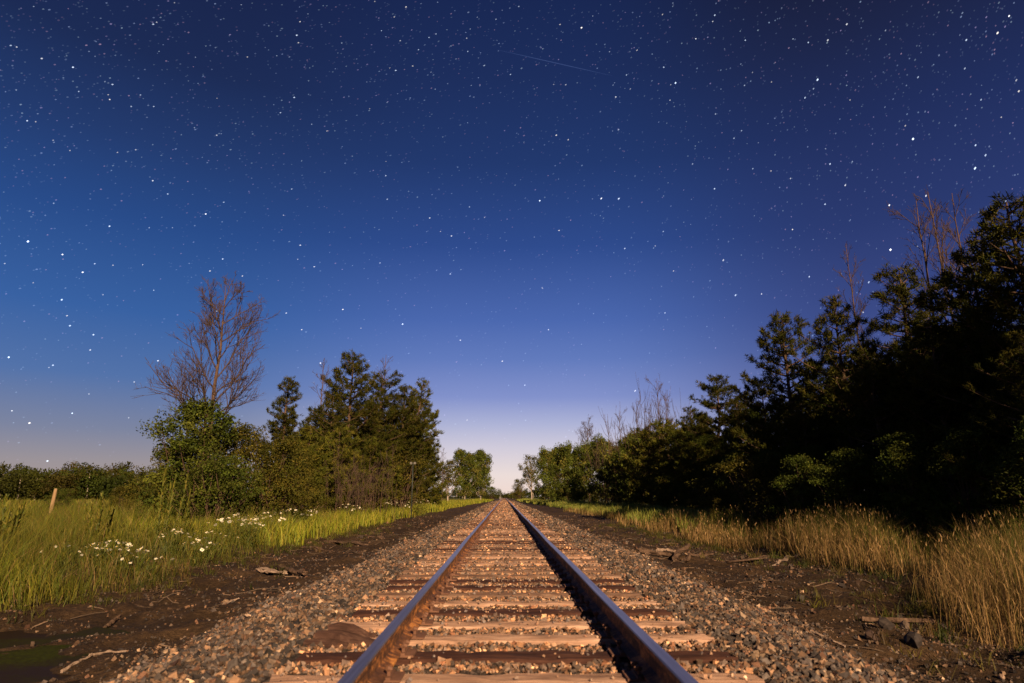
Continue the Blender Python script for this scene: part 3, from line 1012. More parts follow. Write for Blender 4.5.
    for (ya, yb, dens, ww) in ((30, 60, 18, 0.03), (60, 75, 12, 0.05)):
        n = int(3.5 * (yb - ya) * dens)
        Y = rng.uniform(ya, yb, n)
        x = edge_r(Y) + rng.uniform(0, 3.5, n)
        S.add(*blades(np.stack([x, Y, gz(x, Y) - 0.02], -1), rng.uniform(0.25, 0.6, n), ww * rng.uniform(0.7, 1.4, n), rng.uniform(0.05, 0.5, n), rng, pick(GOLD, n, rng)))
    S.obj('dry_grass', M['hay'], 'tall golden dry grass right of the track', 'grass')

    S = Stuff()
    for (ya, yb, w_, dens, ww) in ((26, 70, 6, 45, 0.035), (70, 130, 5, 28, 0.07), (130, 300, 5, 9, 0.16)):
        n = int(w_ * (yb - ya) * dens)
        Y = rng.uniform(ya, yb, n)
        x = edge_r(Y) + 0.8 + rng.uniform(0, w_, n) - 2.2 * sstep(80, 200, Y)
        c = pick([(0.13, 0.16, 0.02), (0.18, 0.19, 0.03), (0.24, 0.21, 0.04), (0.10, 0.13, 0.02)], n, rng)
        S.add(*blades(np.stack([x, Y, gz(x, Y) - 0.02], -1), rng.uniform(0.3, 0.8, n), ww * rng.uniform(0.7, 1.4, n), rng.uniform(0.05, 0.5, n), rng, c))
    S.obj('verge_grass', M['grass'], 'short green grass along the foot of the right-hand trees', 'grass')


make_grass()


# ------------------------------------------------------------------ trees
def unit(v):
    return v / (np.linalg.norm(v, axis=-1, keepdims=True) + 1e-9)


def needles_mesh(C0, D0, rng, per=12, length=0.2, width=0.03, pal=None, spread=0.9):
    n = len(C0)
    tc = pick(pal, n, rng, 0.3)
    C = np.repeat(C0, per, 0)
    D = unit(np.repeat(D0, per, 0) + rng.normal(0, spread, (n * per, 3)))
    L = length * rng.uniform(0.6, 1.25, n * per)
    S = unit(np.cross(D, rng.normal(size=D.shape))) * (width * 0.5)
    C = C + rng.normal(0, 0.035, C.shape)
    V = np.stack([C - S, C + S, C + D * L[:, None] * 0.6 + S * 1.1, C + D * L[:, None]], 1).reshape(-1, 3)
    b = 4 * np.arange(n * per)[:, None]
    T = np.stack([b + (0, 1, 2), b + (0, 2, 3)], 1).reshape(-1, 3)
    return V, T, np.repeat(np.repeat(tc, per, 0), 4, 0)


PINE_PAL = [(0.0259, 0.0293, 0.0034), (0.0354, 0.0368, 0.004), (0.0205, 0.0234, 0.0029), (0.0478, 0.0418, 0.0053), (0.0375, 0.0317, 0.0048)]
PINE_PAL2 = [(0.0525, 0.0571, 0.0066), (0.0692, 0.0686, 0.0074), (0.042, 0.0456, 0.0059), (0.0893, 0.0742, 0.0096)]


def pine_proto(seed, Hh=8.0, base=0.25, rmax=1.9, nb=54, dens=17, power=0.8, droop=0.0, layered=0.0, pal=PINE_PAL, nl=0.2, lean=0.0, dead=6):
    rng = np.random.default_rng(seed)
    tr, cr = MB(), MB()
    t = np.linspace(0, 1, 12)
    wob = np.cumsum(rng.normal(0, 0.022, (12, 2)), 0) * Hh * 0.2
    P = np.stack([wob[:, 0] + lean * Hh * t ** 1.6, wob[:, 1], t * Hh - 0.15], -1)
    R0 = 0.018 * Hh
    tr.tube(P, R0 * (1 - t * 0.93) + 0.008, 8)
    trunk = lambda q: np.array([np.interp(q, t, P[:, i]) for i in range(3)])
    cs, ds = [], []
    for i in range(nb):
        u = (i + rng.random()) / nb
        if layered > 0:
            u = (np.round(u * layered) + rng.normal(0, 0.13)) / layered
            u = min(max(u, 0), 0.985)
        q = base + (0.985 - base) * u
        az = i * 2.399 + rng.normal(0, 0.35)
        L = rmax * ((1 - u) ** power * (0.35 + 0.65 * min(1, (u + 0.12) / 0.3)) + 0.07) * rng.uniform(0.5, 1.2)
        rise = -droop + 0.12 + 0.55 * u + rng.normal(0, 0.16)
        b0 = trunk(q)
        s = np.linspace(0, 1, 5)
        d = np.array((math.cos(az), math.sin(az), 0))
        bp = b0 + d * (L * s)[:, None] + np.array((0, 0, 1.0)) * (L * (rise * 0.55 * s + 0.24 * s ** 2.2))[:, None]
        tr.tube(bp, np.linspace(0.022 + 0.012 * L, 0.006, 5), 4, cap=False)
        k = max(6, int(L * dens * 1.35))
        npf = max(2, int(L * 3.2))
        ps = np.append(rng.uniform(0.25, 0.97, npf), 0.98)
        pl = np.append(rng.uniform(-1, 1, npf) * (0.05 + 0.5 * L * ps[:-1] * (1.1 - ps[:-1])), 0)
        w_ = rng.integers(0, npf + 1, k)
        ss = np.clip(ps[w_] + rng.normal(0, 0.14 / max(L, 0.5), k), 0.1, 1.08)
        lat = pl[w_] + rng.normal(0, 0.15, k)
        sd = np.array((-d[1], d[0], 0))
        bx = np.stack([np.interp(ss, s, bp[:, j]) for j in range(3)], -1)
        c = bx + sd * lat[:, None] + np.array((0, 0, 1.0)) * (rng.normal(0.03, 0.07, k) + 0.15 * np.abs(lat))[:, None]
        cs.append(c)
        ds.append(np.tile(d * 0.5, (k, 1)) + sd * np.sign(lat)[:, None] * 0.4 + (0, 0, 0.75))
        # side twigs
        for m in range(0, k, 4):
            tr.tube([bx[m], c[m]], [0.008, 0.004], 3, cap=False)
    for i in range(dead):
        q = rng.uniform(0.08, base + 0.05)
        az = rng.uniform(0, 2 * PI)
        L = rng.uniform(0.3, 0.55) * rmax
        b0 = trunk(q)
        tr.tube([b0, b0 + (math.cos(az) * L * 0.6, math.sin(az) * L * 0.6, 0.05), b0 + (math.cos(az) * L, math.sin(az) * L, -0.12 * L)], [0.02, 0.012, 0.005], 4, cap=False)
    V, T, C = needles_mesh(np.vstack(cs), np.vstack(ds), rng, 14, nl * 0.9, 0.026, pal)
    crown = mesh_np('crown', V, [T], M['needles'], C)
    return Hh, tr.mesh('trunk', M['bark'], True, False), crown


def leaf_proto(seed, Hh=5.0, rx=2.0, zlo=0.08, ncl=150, per=75, leaf=0.085, pal=None, stems=7, trunk=False, bark='bark', clr=0.30, top_heavy=0.0, squash=0.8):
    rng = np.random.default_rng(seed)
    tr = MB()
    # uneven crown: several lobes, clumps near their surfaces
    nlobe = 11 if not trunk else 13
    lob = []
    for i in range(nlobe):
        u = (i + 0.5) / nlobe
        zc = Hh * (zlo + (0.90 - zlo) * u)
        wid = rx * (math.sin(PI * min(1, 0.30 + 0.62 * u)) ** 0.8 if not trunk else math.sin(PI * (0.18 + 0.72 * u)) ** 0.7)
        az = i * 2.4 + rng.normal(0, 0.4)
        rr = wid * rng.uniform(0.25, 0.72)
        lob.append((math.cos(az) * rr, math.sin(az) * rr, zc, max(0.35, wid * rng.uniform(0.38, 0.62))))
    cs = []
    for i in range(ncl):
        lx, ly, lz, lr = lob[rng.integers(nlobe)]
        d = unit(rng.normal(size=3) + (0, 0, 0.25))
        p = np.array((lx, ly, lz)) + d * lr * rng.uniform(0.55, 1.08) * np.array((1, 1, squash))
        if p[2] < 0.12:
            p[2] = rng.uniform(0.12, 0.5)
        p[2] = min(p[2], Hh)
        cs.append(p)
    cs = np.array(cs)
    if trunk:
        t = np.linspace(0, 1, 9)
        wob = np.cumsum(rng.normal(0, 0.02, (9, 2)), 0) * Hh * 0.25
        TP = np.stack([wob[:, 0], wob[:, 1], t * Hh * 0.88 - 0.2], -1)
        tr.tube(TP, 0.017 * Hh * (1 - 0.88 * t) + 0.01, 8)
        for p in cs[::3]:
            q = max(0.15, min(0.95, (p[2] / (Hh * 0.88)) - 0.18 - 0.1 * rng.random()))
            b0 = np.array([np.interp(q, t, TP[:, i]) for i in range(3)])
            m = b0 * 0.45 + p * 0.55 + (0, 0, -0.08 * Hh * rng.random())
            tr.tube([b0, m, p], [0.006 * Hh, 0.004 * Hh, 0.008], 4, cap=False)
    else:
        for i in range(stems):
            az = rng.uniform(0, 2 * PI)
            for p in cs[i::stems][::3]:
                b0 = np.array((math.cos(az), math.sin(az), 0)) * 0.18 * rx * rng.random() - (0, 0, 0.1)
                m = b0 * 0.5 + p * 0.5 + rng.normal(0, 0.12, 3)
                tr.tube([b0, m, p], [0.035, 0.02, 0.008], 4, cap=False)
    n = ncl * per
    C = np.repeat(cs, per, 0)
    rcl = np.repeat(rng.uniform(0.45, 1.45, ncl) * clr, per)
    off = rng.normal(size=(n, 3))
    off *= np.minimum(1, 1.7 / np.linalg.norm(off, axis=1))[:, None]
    C = C + off * rcl[:, None] * (1, 1, 0.75) * 0.75
    C[:, 2] = np.maximum(C[:, 2], 0.03)
    nrm = unit(rng.normal(0, 0.75, (n, 3)) + unit(off) * 0.45 + (0, 0, 0.65))
    a = unit(np.cross(nrm, rng.normal(size=(n, 3))))
    b = np.cross(nrm, a)
    L = leaf * rng.uniform(0.65, 1.3, n)[:, None]
    fold = nrm * L * 0.12
    V = np.stack([C - a * L * 0.55, C + b * L * 0.30 + fold, C + a * L * 0.55, C - b * L * 0.30 + fold], 1).reshape(-1, 3)
    q = 4 * np.arange(n)[:, None]
    T = np.stack([q + (0, 1, 2), q + (0, 2, 3)], 1).reshape(-1, 3)
    tc = np.repeat(pick(pal, ncl, rng, 0.4), per, 0) * rng.uniform(0.7, 1.3, (n, 1))
    crown = mesh_np('crown', V, [T], M['leaf'], np.repeat(tc, 4, 0))
    return Hh, tr.mesh('trunk', M[bark], True, False), crown


LEAF_PAL = [(0.0397, 0.0546, 0.0054), (0.0528, 0.067, 0.0068), (0.0317, 0.044, 0.0047), (0.0688, 0.0747, 0.0089), (0.0458, 0.0511, 0.0062)]
LEAF_OLIVE = [(0.0719, 0.0612, 0.0073), (0.0549, 0.0512, 0.0058), (0.09, 0.0711, 0.0101), (0.0423, 0.0443, 0.0051)]
LEAF_FAR = [(0.0585, 0.0732, 0.0082), (0.0765, 0.0892, 0.0112), (0.0478, 0.0581, 0.0071), (0.1009, 0.0892, 0.0143)]


def bare_proto(seed, Hh=11.0, spread=0.42, first=0.22, nmain=14, depth=4, slender=False, fork=0.5):
    rng = np.random.default_rng(seed)
    tr, br = MB(), MB()
    t = np.linspace(0, 1, 12)
    wob = np.cumsum(rng.normal(0, 0.02, (12, 2)), 0) * Hh * 0.16
    P = np.stack([wob[:, 0], wob[:, 1], t * Hh - 0.15], -1)
    tr.tube(P, (0.0125 if not slender else 0.0058) * Hh * (1 - t) ** 0.9 + 0.010, 8)

    def grow(p0, d, L, r, lev):
        m = 5 if lev < 3 else 3
        pts = [p0]
        dd = d.copy()
        for k in range(m):
            dd = unit(dd + rng.normal(0, 0.10, 3) + (0, 0, 0.07))
            pts.append(pts[-1] + dd * L / m)
        pts = np.array(pts)
        br.tube(pts, np.linspace(r, max(0.0045, r * 0.4), m + 1), 4 if lev > 1 else 5, cap=False)
        if lev >= depth:
            return
        nk = (int(rng.integers(7, 11)) if lev == 1 else int(rng.integers(3, 6))) if not slender else int(rng.integers(4, 6))
        for k in range(nk):
            s = rng.uniform(0.25, 1.0)
            f = s * m
            i = min(int(f), m - 1)
            pp = pts[i] + (pts[i + 1] - pts[i]) * (f - i)
            dd = unit(pts[i + 1] - pts[i])
            ax = unit(rng.normal(size=3))
            nd = unit(dd + unit(np.cross(dd, ax)) * rng.uniform(0.45, 0.95) + (0, 0, 0.12))
            grow(pp, nd, L * rng.uniform(0.40, 0.66) * (1.15 - 0.4 * s), max(0.005, r * 0.5), lev + 1)

    for i in range(nmain):
        q = first + (0.95 - first) * (i + rng.random() * 0.8) / nmain
        p0 = np.array([np.interp(q, t, P[:, j]) for j in range(3)])
        az = i * 2.4 + rng.normal(0, 0.4)
        el = rng.uniform(0.42, 0.85) + 0.3 * q if not slender else rng.uniform(0.95, 1.2)
        d = np.array((math.cos(az) * math.cos(el), math.sin(az) * math.cos(el), math.sin(el)))
        L = Hh * spread * (1 - 0.72 * (q - first) / (1 - first)) * rng.uniform(0.75, 1.15)
        grow(p0, d, L, (0.0043 if not slender else 0.0026) * Hh * (1.1 - 0.6 * q), 1)
    return Hh, tr.mesh('trunk', M['bark_bare'], True, False), br.mesh('branches', M['twig'], True, False)


def brush_proto(seed, Hh=3.5, n=34, rx=1.5):
    """a thicket of leafless upright stems"""
    rng = np.random.default_rng(seed)
    a, b = MB(), MB()
    for i in range(n):
        p = np.append(rng.normal(0, rx * 0.4, 2), -0.1)
        d = unit(np.array((p[0] * 0.14, p[1] * 0.14, 1.0)) + rng.normal(0, 0.10, 3))
        L = Hh * rng.uniform(0.55, 1.0)
        pts = [p]
        for k in range(5):
            d = unit(d + rng.normal(0, 0.06, 3))
            pts.append(pts[-1] + d * L / 5)
        pts = np.array(pts)
        a.tube(pts, np.linspace(0.011, 0.004, 6), 4, cap=False)
        for k in range(7):
            f = rng.uniform(1.5, 4.99)
            j = int(f)
            q = pts[j] + (pts[j + 1] - pts[j]) * (f - j)
            dd = unit(d + rng.normal(0, 0.5, 3))
            dd[2] = abs(dd[2])
            b.tube([q, q + dd * L * 0.10, q + unit(dd + (0, 0, 0.3)) * L * 0.22], [0.008, 0.006, 0.004], 3, cap=False)
    return Hh, a.mesh('stems', M['bark'], True, False), b.mesh('twigs', M['twig'], True, False)


PROTO = {
    'pine_a': ('pine_tree', 'pine', pine_proto(1, 8, 0.20, 2.5, 62, 16)),
    'pine_b': ('pine_tree', 'pine', pine_proto(2, 9, 0.32, 2.35, 50, 16, 0.55)),
    'pine_c': ('pine_tree', 'pine', pine_proto(3, 8, 0.08, 2.8, 70, 15, 0.7)),
    'pine_layer': ('pine_tree', 'pine', pine_proto(4, 8, 0.2, 2.3, 60, 18, 0.55, 0.1, 7)),
    'pine_slim': ('pine_tree', 'pine', pine_proto(5, 9, 0.42, 1.25, 38, 22, 0.5)),
    'pine_lean': ('pine_tree', 'pine', pine_proto(6, 9, 0.30, 1.9, 44, 17, 0.6, 0, 0, PINE_PAL2, 0.2, 0.10)),
    'young_pine': ('young_pine', 'pine', pine_proto(7, 4.5, 0.04, 1.6, 54, 22, 0.8, 0.05, 0, PINE_PAL2, 0.17, 0, 0)),
    'young_pine_b': ('young_pine', 'pine', pine_proto(8, 4.5, 0.05, 1.9, 56, 20, 0.65, 0.0, 0, PINE_PAL2, 0.17, 0, 0)),
    'bush_a': ('leafy_bush', 'bush', leaf_proto(21, 5.0, 2.1, 0.08, 190, 80, 0.10, LEAF_PAL)),
    'bush_b': ('leafy_bush', 'bush', leaf_proto(22, 4.2, 2.2, 0.08, 180, 75, 0.09, LEAF_OLIVE)),
    'bush_c': ('leafy_bush', 'bush', leaf_proto(23, 3.0, 1.9, 0.10, 130, 70, 0.085, LEAF_PAL)),
    'leaf_tree_a': ('deciduous_tree', 'tree', leaf_proto(31, 10, 3.6, 0.20, 260, 70, 0.26, LEAF_FAR, trunk=True, bark='bark_pale', clr=0.6)),
    'leaf_tree_b': ('deciduous_tree', 'tree', leaf_proto(32, 10, 4.2, 0.06, 300, 70, 0.26, LEAF_FAR, trunk=True, bark='bark', clr=0.6)),
    'leaf_tree_c': ('deciduous_tree', 'tree', leaf_proto(33, 10, 3.0, 0.40, 130, 45, 0.2, LEAF_OLIVE, trunk=True, bark='bark_pale', clr=0.5)),
    'leaf_tree_d': ('deciduous_tree', 'tree', leaf_proto(34, 13, 4.6, 0.10, 420, 130, 0.12, LEAF_PAL, trunk=True, bark='bark', clr=0.6)),
    'bare_big': ('bare_tree', 'bare tree', bare_proto(47, 11, 0.32, 0.27, 22, 4)),
    'bare_thin': ('bare_tree', 'bare tree', bare_proto(42, 10, 0.19, 0.30, 19, 3, True)),
    'bare_thin_b': ('bare_tree', 'bare tree', bare_proto(43, 10, 0.26, 0.35, 14, 3, True)),
    'brush': ('bare_thicket', 'thicket', brush_proto(51)),
}
PART_NAMES = {'bare_tree': ('trunk', 'branches'), 'bare_thicket': ('stems', 'twigs'), 'leafy_bush': ('stems', 'crown')}
TREE_N = [0]


def tree(kind, px, py, Y, label, group, wide=1.0, rot=None, xy=None, height=None):
    """a tree whose top shows at (px, py) when it stands Y metres down the line"""
    name, cat, (Hh, tm, cm) = PROTO[kind]
    if xy is None:
        top = at(px, py, Y)
        x, y = top[0], Y
        h = top[2] - g1(x, y)
    else:
        (x, y), h = xy, height
    TREE_N[0] += 1
    k = h / Hh
    r = link(name, None, None, (x, y, g1(x, y) - 0.03), (0, 0, TREE_N[0] * 1.7 if rot is None else rot), (k * wide, k * wide, k))
    r.empty_display_size = 0.5
    a, b = PART_NAMES.get(name, ('trunk', 'crown'))
    link(a, tm, r)
    bo = link(b, cm, r)
    if b == 'twigs':
        bo['kind'] = 'stuff'
    return tag(r, label, cat, group)


GL, GR = 'trees on the left of the line', 'trees on the right of the line'
# left of the line
tree('bare_big', 225, 282, 31, 'tall leafless tree with spreading reddish twigs above the round green bush', GL)
tree('bush_a', 206, 394, 25.5, 'large round green bush right below the tall leafless tree', GL, 1.05)
tree('bush_b', 246, 420, 28, 'olive leafy bush just right of the large round bush', GL)
tree('bush_b', 276, 432, 27, 'low olive bush in front of the slim pine trunk', GL, 1.1)
tree('bush_c', 222, 452, 24, 'small dark bush tucked at the foot of the large round bush', GL)
tree('pine_slim', 289, 374, 40, 'slim pine standing alone with a tufted narrow crown', GL)
tree('bare_thin', 325, 356, 45, 'thin leafless tree rising left of the tallest left pine', GL)
tree('bare_thin', 384, 352, 55, 'thin leafless tree showing above the gap right of the tallest left pine', GL)
tree('pine_a', 354, 352, 46, 'tallest pine of the left clump with a pointed crown', GL, 1.0)
tree('pine_c', 334, 392, 42, 'broad pine on the left flank of the tallest left pine', GL)
tree('pine_b', 381, 372, 53, 'pine with a ragged top just right of the tallest left pine', GL, 1.15)
tree('pine_b', 402, 385, 55, 'dark pine in the middle of the left clump', GL, 1.15)
tree('pine_lean', 409, 378, 60, 'leaning thin-crowned pine at the right edge of the left clump', GL, 1.1, rot=-0.2)
tree('pine_c', 414, 412, 66, 'bushy pine behind the marker post', GL)
tree('young_pine_b', 429, 446, 76, 'low pine at the right end of the left clump', GL, 1.0)
tree('young_pine', 309, 425, 36, 'young pine with feathery sprays left of the bare stems', GL, 1.2)
tree('young_pine_b', 337, 428, 40, 'young pine partly hidden by the bare stems', GL, 1.1)
tree('young_pine', 374, 436, 46, 'young pine between the bare stems and the marker post', GL, 1.2)
tree('pine_c', 366, 398, 48, 'thick pine filling the middle of the left clump', GL, 1.15)
tree('pine_c', 393, 402, 54, 'thick low pine right of the middle of the left clump', GL, 1.15)
tree('pine_c', 317, 408, 43, 'rounded pine at the left shoulder of the left clump', GL, 1.1)
tree('pine_a', 416, 396, 68, 'rounded pine at the right shoulder of the left clump', GL, 1.1)
tree('bush_b', 300, 450, 33, 'olive bush under the young feathery pine', GL, 0.9)
tree('bush_b', 400, 448, 52, 'olive undergrowth bush left of the marker post', GL, 1.2)
tree('brush', 344, 446, 36.5, 'thicket of bare upright brown stems before the left pines', GL)
tree('brush', 372, 448, 40, 'smaller thicket of bare stems under the left pines', GL)
tree('bare_thin', 443, 446, 105, 'thin leafless tree in the gap between the left clumps', GL)
tree('leaf_tree_c', 449, 458, 120, 'thin pale-trunked tree left of the two far round crowns', GL)
tree('leaf_tree_a', 465, 448, 160, 'far round green tree, nearer of two beside the gap of sky', GL, 0.8)
tree('leaf_tree_a', 481, 449, 200, 'far green tree with pale trunks, last before the gap of sky', GL, 0.72)
tree('bush_c', 491, 486, 250, 'tiny far yellow-green bush at the end of the left verge', GL, 1.3)
tree('bush_c', 62, 487, 62, 'low dark bush on the meadow right behind the leaning fence post', GL, 1.1)
tree('bush_b', 122, 484, 46, 'low olive bush between the meadow and the far wood', GL, 1.2)
tree('bush_c', 164, 484, 33, 'low leafy bush just left of the large round bush', GL, 1.2)
# right of the line, far to near
tree('bush_b', 519, 478, 270, 'tiny far bush at the right of the vanishing rails', GR, 0.9)
tree('leaf_tree_c', 531, 453, 195, 'half-bare tree with a pale forked trunk, farthest of the right-hand row', GR, 0.85)
tree('leaf_tree_b', 548, 446, 165, 'round green tree next to the half-bare pale-trunked tree', GR, 0.75)
tree('leaf_tree_b', 566, 441, 135, 'wide green tree in the middle of the far right row', GR, 0.8)
tree('leaf_tree_b', 583, 440, 112, 'green tree below the spiky leafless crown on the far right row', GR, 0.8)
tree('bare_big', 588, 420, 118, 'leafless tree with a wide forked top above the far right row', GR, 0.8)
tree('leaf_tree_b', 604, 434, 98, 'dense green tree right of the forked leafless tree', GR, 0.85)
tree('young_pine_b', 624, 440, 80, 'bushy young pine where the right verge grass ends', GR, 1.2)
tree('leaf_tree_b', 630, 428, 84, 'olive green crown behind the bushy young pine', GR, 0.8)
tree('bare_thin_b', 620, 408, 82, 'thin leafless tree, leftmost of the bare row above the right bushes', GR)
tree('bare_thin_b', 637, 398, 74, 'leafless tree left of the tall bare pair above the right bushes', GR)
tree('bare_thin_b', 655, 376, 64, 'taller one of the bare pair above the right bushes', GR)
tree('bare_thin', 666, 392, 62, 'shorter one of the bare pair above the right bushes', GR)
tree('brush', 641, 398, 76, 'hazy cluster of bare twigs left of the tall bare pair', GR, 0.8)
tree('brush', 612, 420, 90, 'hazy cluster of bare twigs beside the forked leafless tree', GR, 0.8)
tree('brush', 660, 386, 66, 'hazy bare twigs between the stems of the tall bare pair', GR, 0.6)
tree('young_pine', 648, 425, 66, 'rounded young pine under the tall bare pair', GR, 1.3)
tree('young_pine_b', 669, 420, 58, 'broad young pine right of the bare pair', GR, 1.25)
tree('pine_c', 690, 406, 52, 'thick pine left of the flat-layered pine', GR, 1.0)
tree('pine_layer', 711, 374, 45, 'pine with flat separate layers and a small rounded top', GR, 1.05)
tree('young_pine', 698, 440, 43, 'young pine in front of the flat-layered pine', GR, 1.4)
tree('young_pine_b', 676, 448, 50, 'low young pine at the edge of the shaded grass', GR, 1.3)
tree('pine_c', 736, 398, 38, 'dark pine between the flat-layered pine and the tall pointed pine', GR, 0.9)
tree('pine_layer', 758, 376, 34, 'open-branched pine leaning against the tall pointed pine', GR, 0.8)
tree('pine_a', 781, 311, 31, 'tall pointed pine standing clear against the sky on the right', GR, 0.95)
tree('pine_c', 800, 400, 27, 'dark pine at the foot of the tall pointed pine', GR, 1.1)
tree('pine_c', 833, 296, 27, 'ragged dark pine with a bare sapling rising out of it', GR, 0.85)
tree('bare_thin', 846, 240, 29, 'single thin leafless tree rising from the ragged dark pine', GR, 0.8)
tree('pine_b', 890, 268, 25, 'flat-topped pine below the three tall bare trees', GR, 1.15)
tree('bare_thin_b', 912, 198, 27.5, 'leftmost of the three tall bare trees against the night sky', GR, 1.0)
tree('bare_thin', 932, 186, 26.5, 'middle of the three tall bare trees against the night sky', GR)
tree('bare_thin', 949, 190, 24.5, 'rightmost of the three tall bare trees, touching the big pine', GR, 0.9)
tree('pine_c', 1003, 196, 17.5, 'biggest near pine at the right edge of the picture', GR, 1.0)
tree('pine_a', 968, 250, 19.5, 'dark pine leaning on the left side of the biggest near pine', GR, 1.1)
tree('pine_c', 930, 320, 20, 'dark pine under the three tall bare trees', GR, 1.1)
tree('pine_c', 868, 340, 22, 'black pine filling the hollow below the flat-topped pine', GR, 1.05)
tree('pine_b', 1092, 165, 14, 'tall pine just outside on the right, one branch reaching into the picture', GR, 1.0)
tree('pine_c', 1020, 330, 14.5, 'low dark pine at the right edge under the biggest pine', GR, 1.0)
tree('bush_a', 800, 452, 21.5, 'leafy bush with a few lit leaves below the tall pointed pine', GR, 1.1)
tree('bush_b', 760, 450, 26, 'dark bush at the back of the dry grass', GR, 1.4)
tree('bush_a', 845, 445, 19.5, 'black leafy bush behind the middle tuft of dry grass', GR, 1.2)
tree('bush_a', 905, 428, 17.5, 'leafy bush with pale lit sprays behind the tall dry grass', GR, 1.1)
tree('bush_a', 965, 425, 15.8, 'dark leafy bush behind the nearest dry grass', GR, 1.1)
tree('bush_a', 1030, 410, 13.6, 'leafy bush with lit leaves at the right picture edge', GR, 1.1)
tree('bush_b', 728, 460, 32, 'dark low bush at the edge of the shaded slope', GR, 1.4)
SHARED = 'dark tree deep in the right-hand wood, hidden by the front row'
for (x, y, h, k) in ((19, 27, 8, 'pine_c'), (23, 24, 9, 'pine_c'), (17.5, 34, 8, 'pine_a'), (22, 32, 8.5, 'pine_c'), (16, 42, 8, 'pine_c'), (15.5, 50, 7.5, 'pine_c'), (18, 60, 8, 'leaf_tree_b'), (16, 75, 8.5, 'leaf_tree_b'), (27, 28, 9, 'pine_c')):
    tree(k, 0, 0, 0, SHARED, 'trees deep in the right-hand wood', 1.1, xy=(x, y), height=h)
for (px, py, Y) in ((765, 402, 37), (800, 388, 34), (835, 372, 32), (870, 352, 31), (905, 342, 30), (940, 332, 29), (985, 300, 27), (718, 430, 43), (690, 424, 52), (1030, 300, 24), (745, 445, 30), (820, 440, 25), (780, 440, 28)):
    tree('leaf_tree_d', px, py, Y, SHARED, 'trees deep in the right-hand wood', 1.25)
SHARED2 = 'dark tree standing behind the left clump of pines'
for (x, y, h, k) in ((-15, 44, 7, 'pine_c'), (-17.5, 40, 6, 'pine_c'), (-13, 56, 8, 'pine_c'), (-12.5, 68, 8.5, 'leaf_tree_b'), (-14.5, 52, 7, 'leaf_tree_b'), (-17, 34, 4.5, 'bush_b')):
    tree(k, 0, 0, 0, SHARED2, 'trees behind the left clump', 1.1, xy=(x, y), height=h)
# more of the wood, unseen, added right of the camera to shade near trees
SHARED3 = 'unseen tall leafy tree added beyond the right edge to shade the near wood'
for (x, y, h, k) in ((19.6, 4.5, 14, 'leaf_tree_d'), (21.0, -1, 15, 'leaf_tree_d'), (18.6, 10.0, 12.5, 'leaf_tree_d'), (24.5, 8, 15, 'leaf_tree_d'), (25.5, 1.5, 15, 'leaf_tree_d'), (19.4, 14.5, 12, 'leaf_tree_d'),
                     (24.5, 15, 14, 'leaf_tree_d'), (23.2, 20.5, 13.0, 'leaf_tree_d'), (28, 22, 14, 'leaf_tree_d')):
    tree(k, 0, 0, 0, SHARED3, 'unseen shading wood added beyond the right edge', 1.15, xy=(x, y), height=h)


# far wood across the meadow: reads as one mass
def far_wood():
    rng = np.random.default_rng(77)
    cs, cc, tr = [], [], MB()
    for i in range(430):
        far = i >= 190
        y = rng.uniform(165, 235) if not far else rng.uniform(420, 620)
        px = rng.uniform(-160, 175) if not far else rng.uniform(120, 1000)
        x = at(px, 480, y)[0]
        h = rng.uniform(5.8, 9.8) * (y / 190)
        if far:
            h = rng.uniform(4, 9) * (0.45 if abs(px - 506) < 14 else 1)
        rx = rng.uniform(2.2, 4.0) * (2.2 if far else 1)
        tr.tube([(x, y, -0.6), (x + rng.normal(0, 0.3), y, h * 0.8)], [0.2, 0.06], 4, cap=False)
        m = 52
        p = rng.normal(size=(m, 3)) * (rx * 0.5, rx * 0.5, h * 0.20) + (x, y, h * rng.uniform(0.52, 0.66))
        p[:20, 2] = rng.uniform(0.0, 0.55, 20) * h
        p[:20, 0] += rng.normal(0, rx * 0.6, 20)
        p[:, 2] = np.clip(p[:, 2], 0.2, h)
        cs.append(np.repeat(p, 26, 0))
        cc.append(np.repeat(pick(LEAF_PAL + LEAF_OLIVE, 1, rng, 0.35) * rng.uniform(0.35, 0.7, (m, 1)), 26, 0))
    C, K = np.vstack(cs), np.vstack(cc)
    n = len(C)
    C = C + rng.normal(0, 0.55, (n, 3))
    a = unit(rng.normal(size=(n, 3)))
    b = unit(np.cross(a, rng.normal(size=(n, 3))))
    L = rng.uniform(0.14, 0.36, n)[:, None]
    V = np.stack([C - a * L, C + b * L * 0.7, C + a * L, C - b * L * 0.7], 1).reshape(-1, 3)
    q = 4 * np.arange(n)[:, None]
    T = np.stack([q + (0, 1, 2), q + (0, 2, 3)], 1).reshape(-1, 3)
    tv = np.vstack(tr.V)
    tq = np.vstack(tr.Q) + len(V)
    me = mesh_np('far_wood', np.vstack([V, tv]), [T, tq], [M['leaf'], M['bark_pale']], np.vstack([np.repeat(K, 4, 0), np.full((len(tv), 3), 0.2)]),
                 mat_idx=np.concatenate([np.zeros(len(T)), np.ones(len(tq))]))
    tag(link('distant_woods', me), 'long low dark wood on the far side of the meadow', 'woods', None, 'stuff')


far_wood()


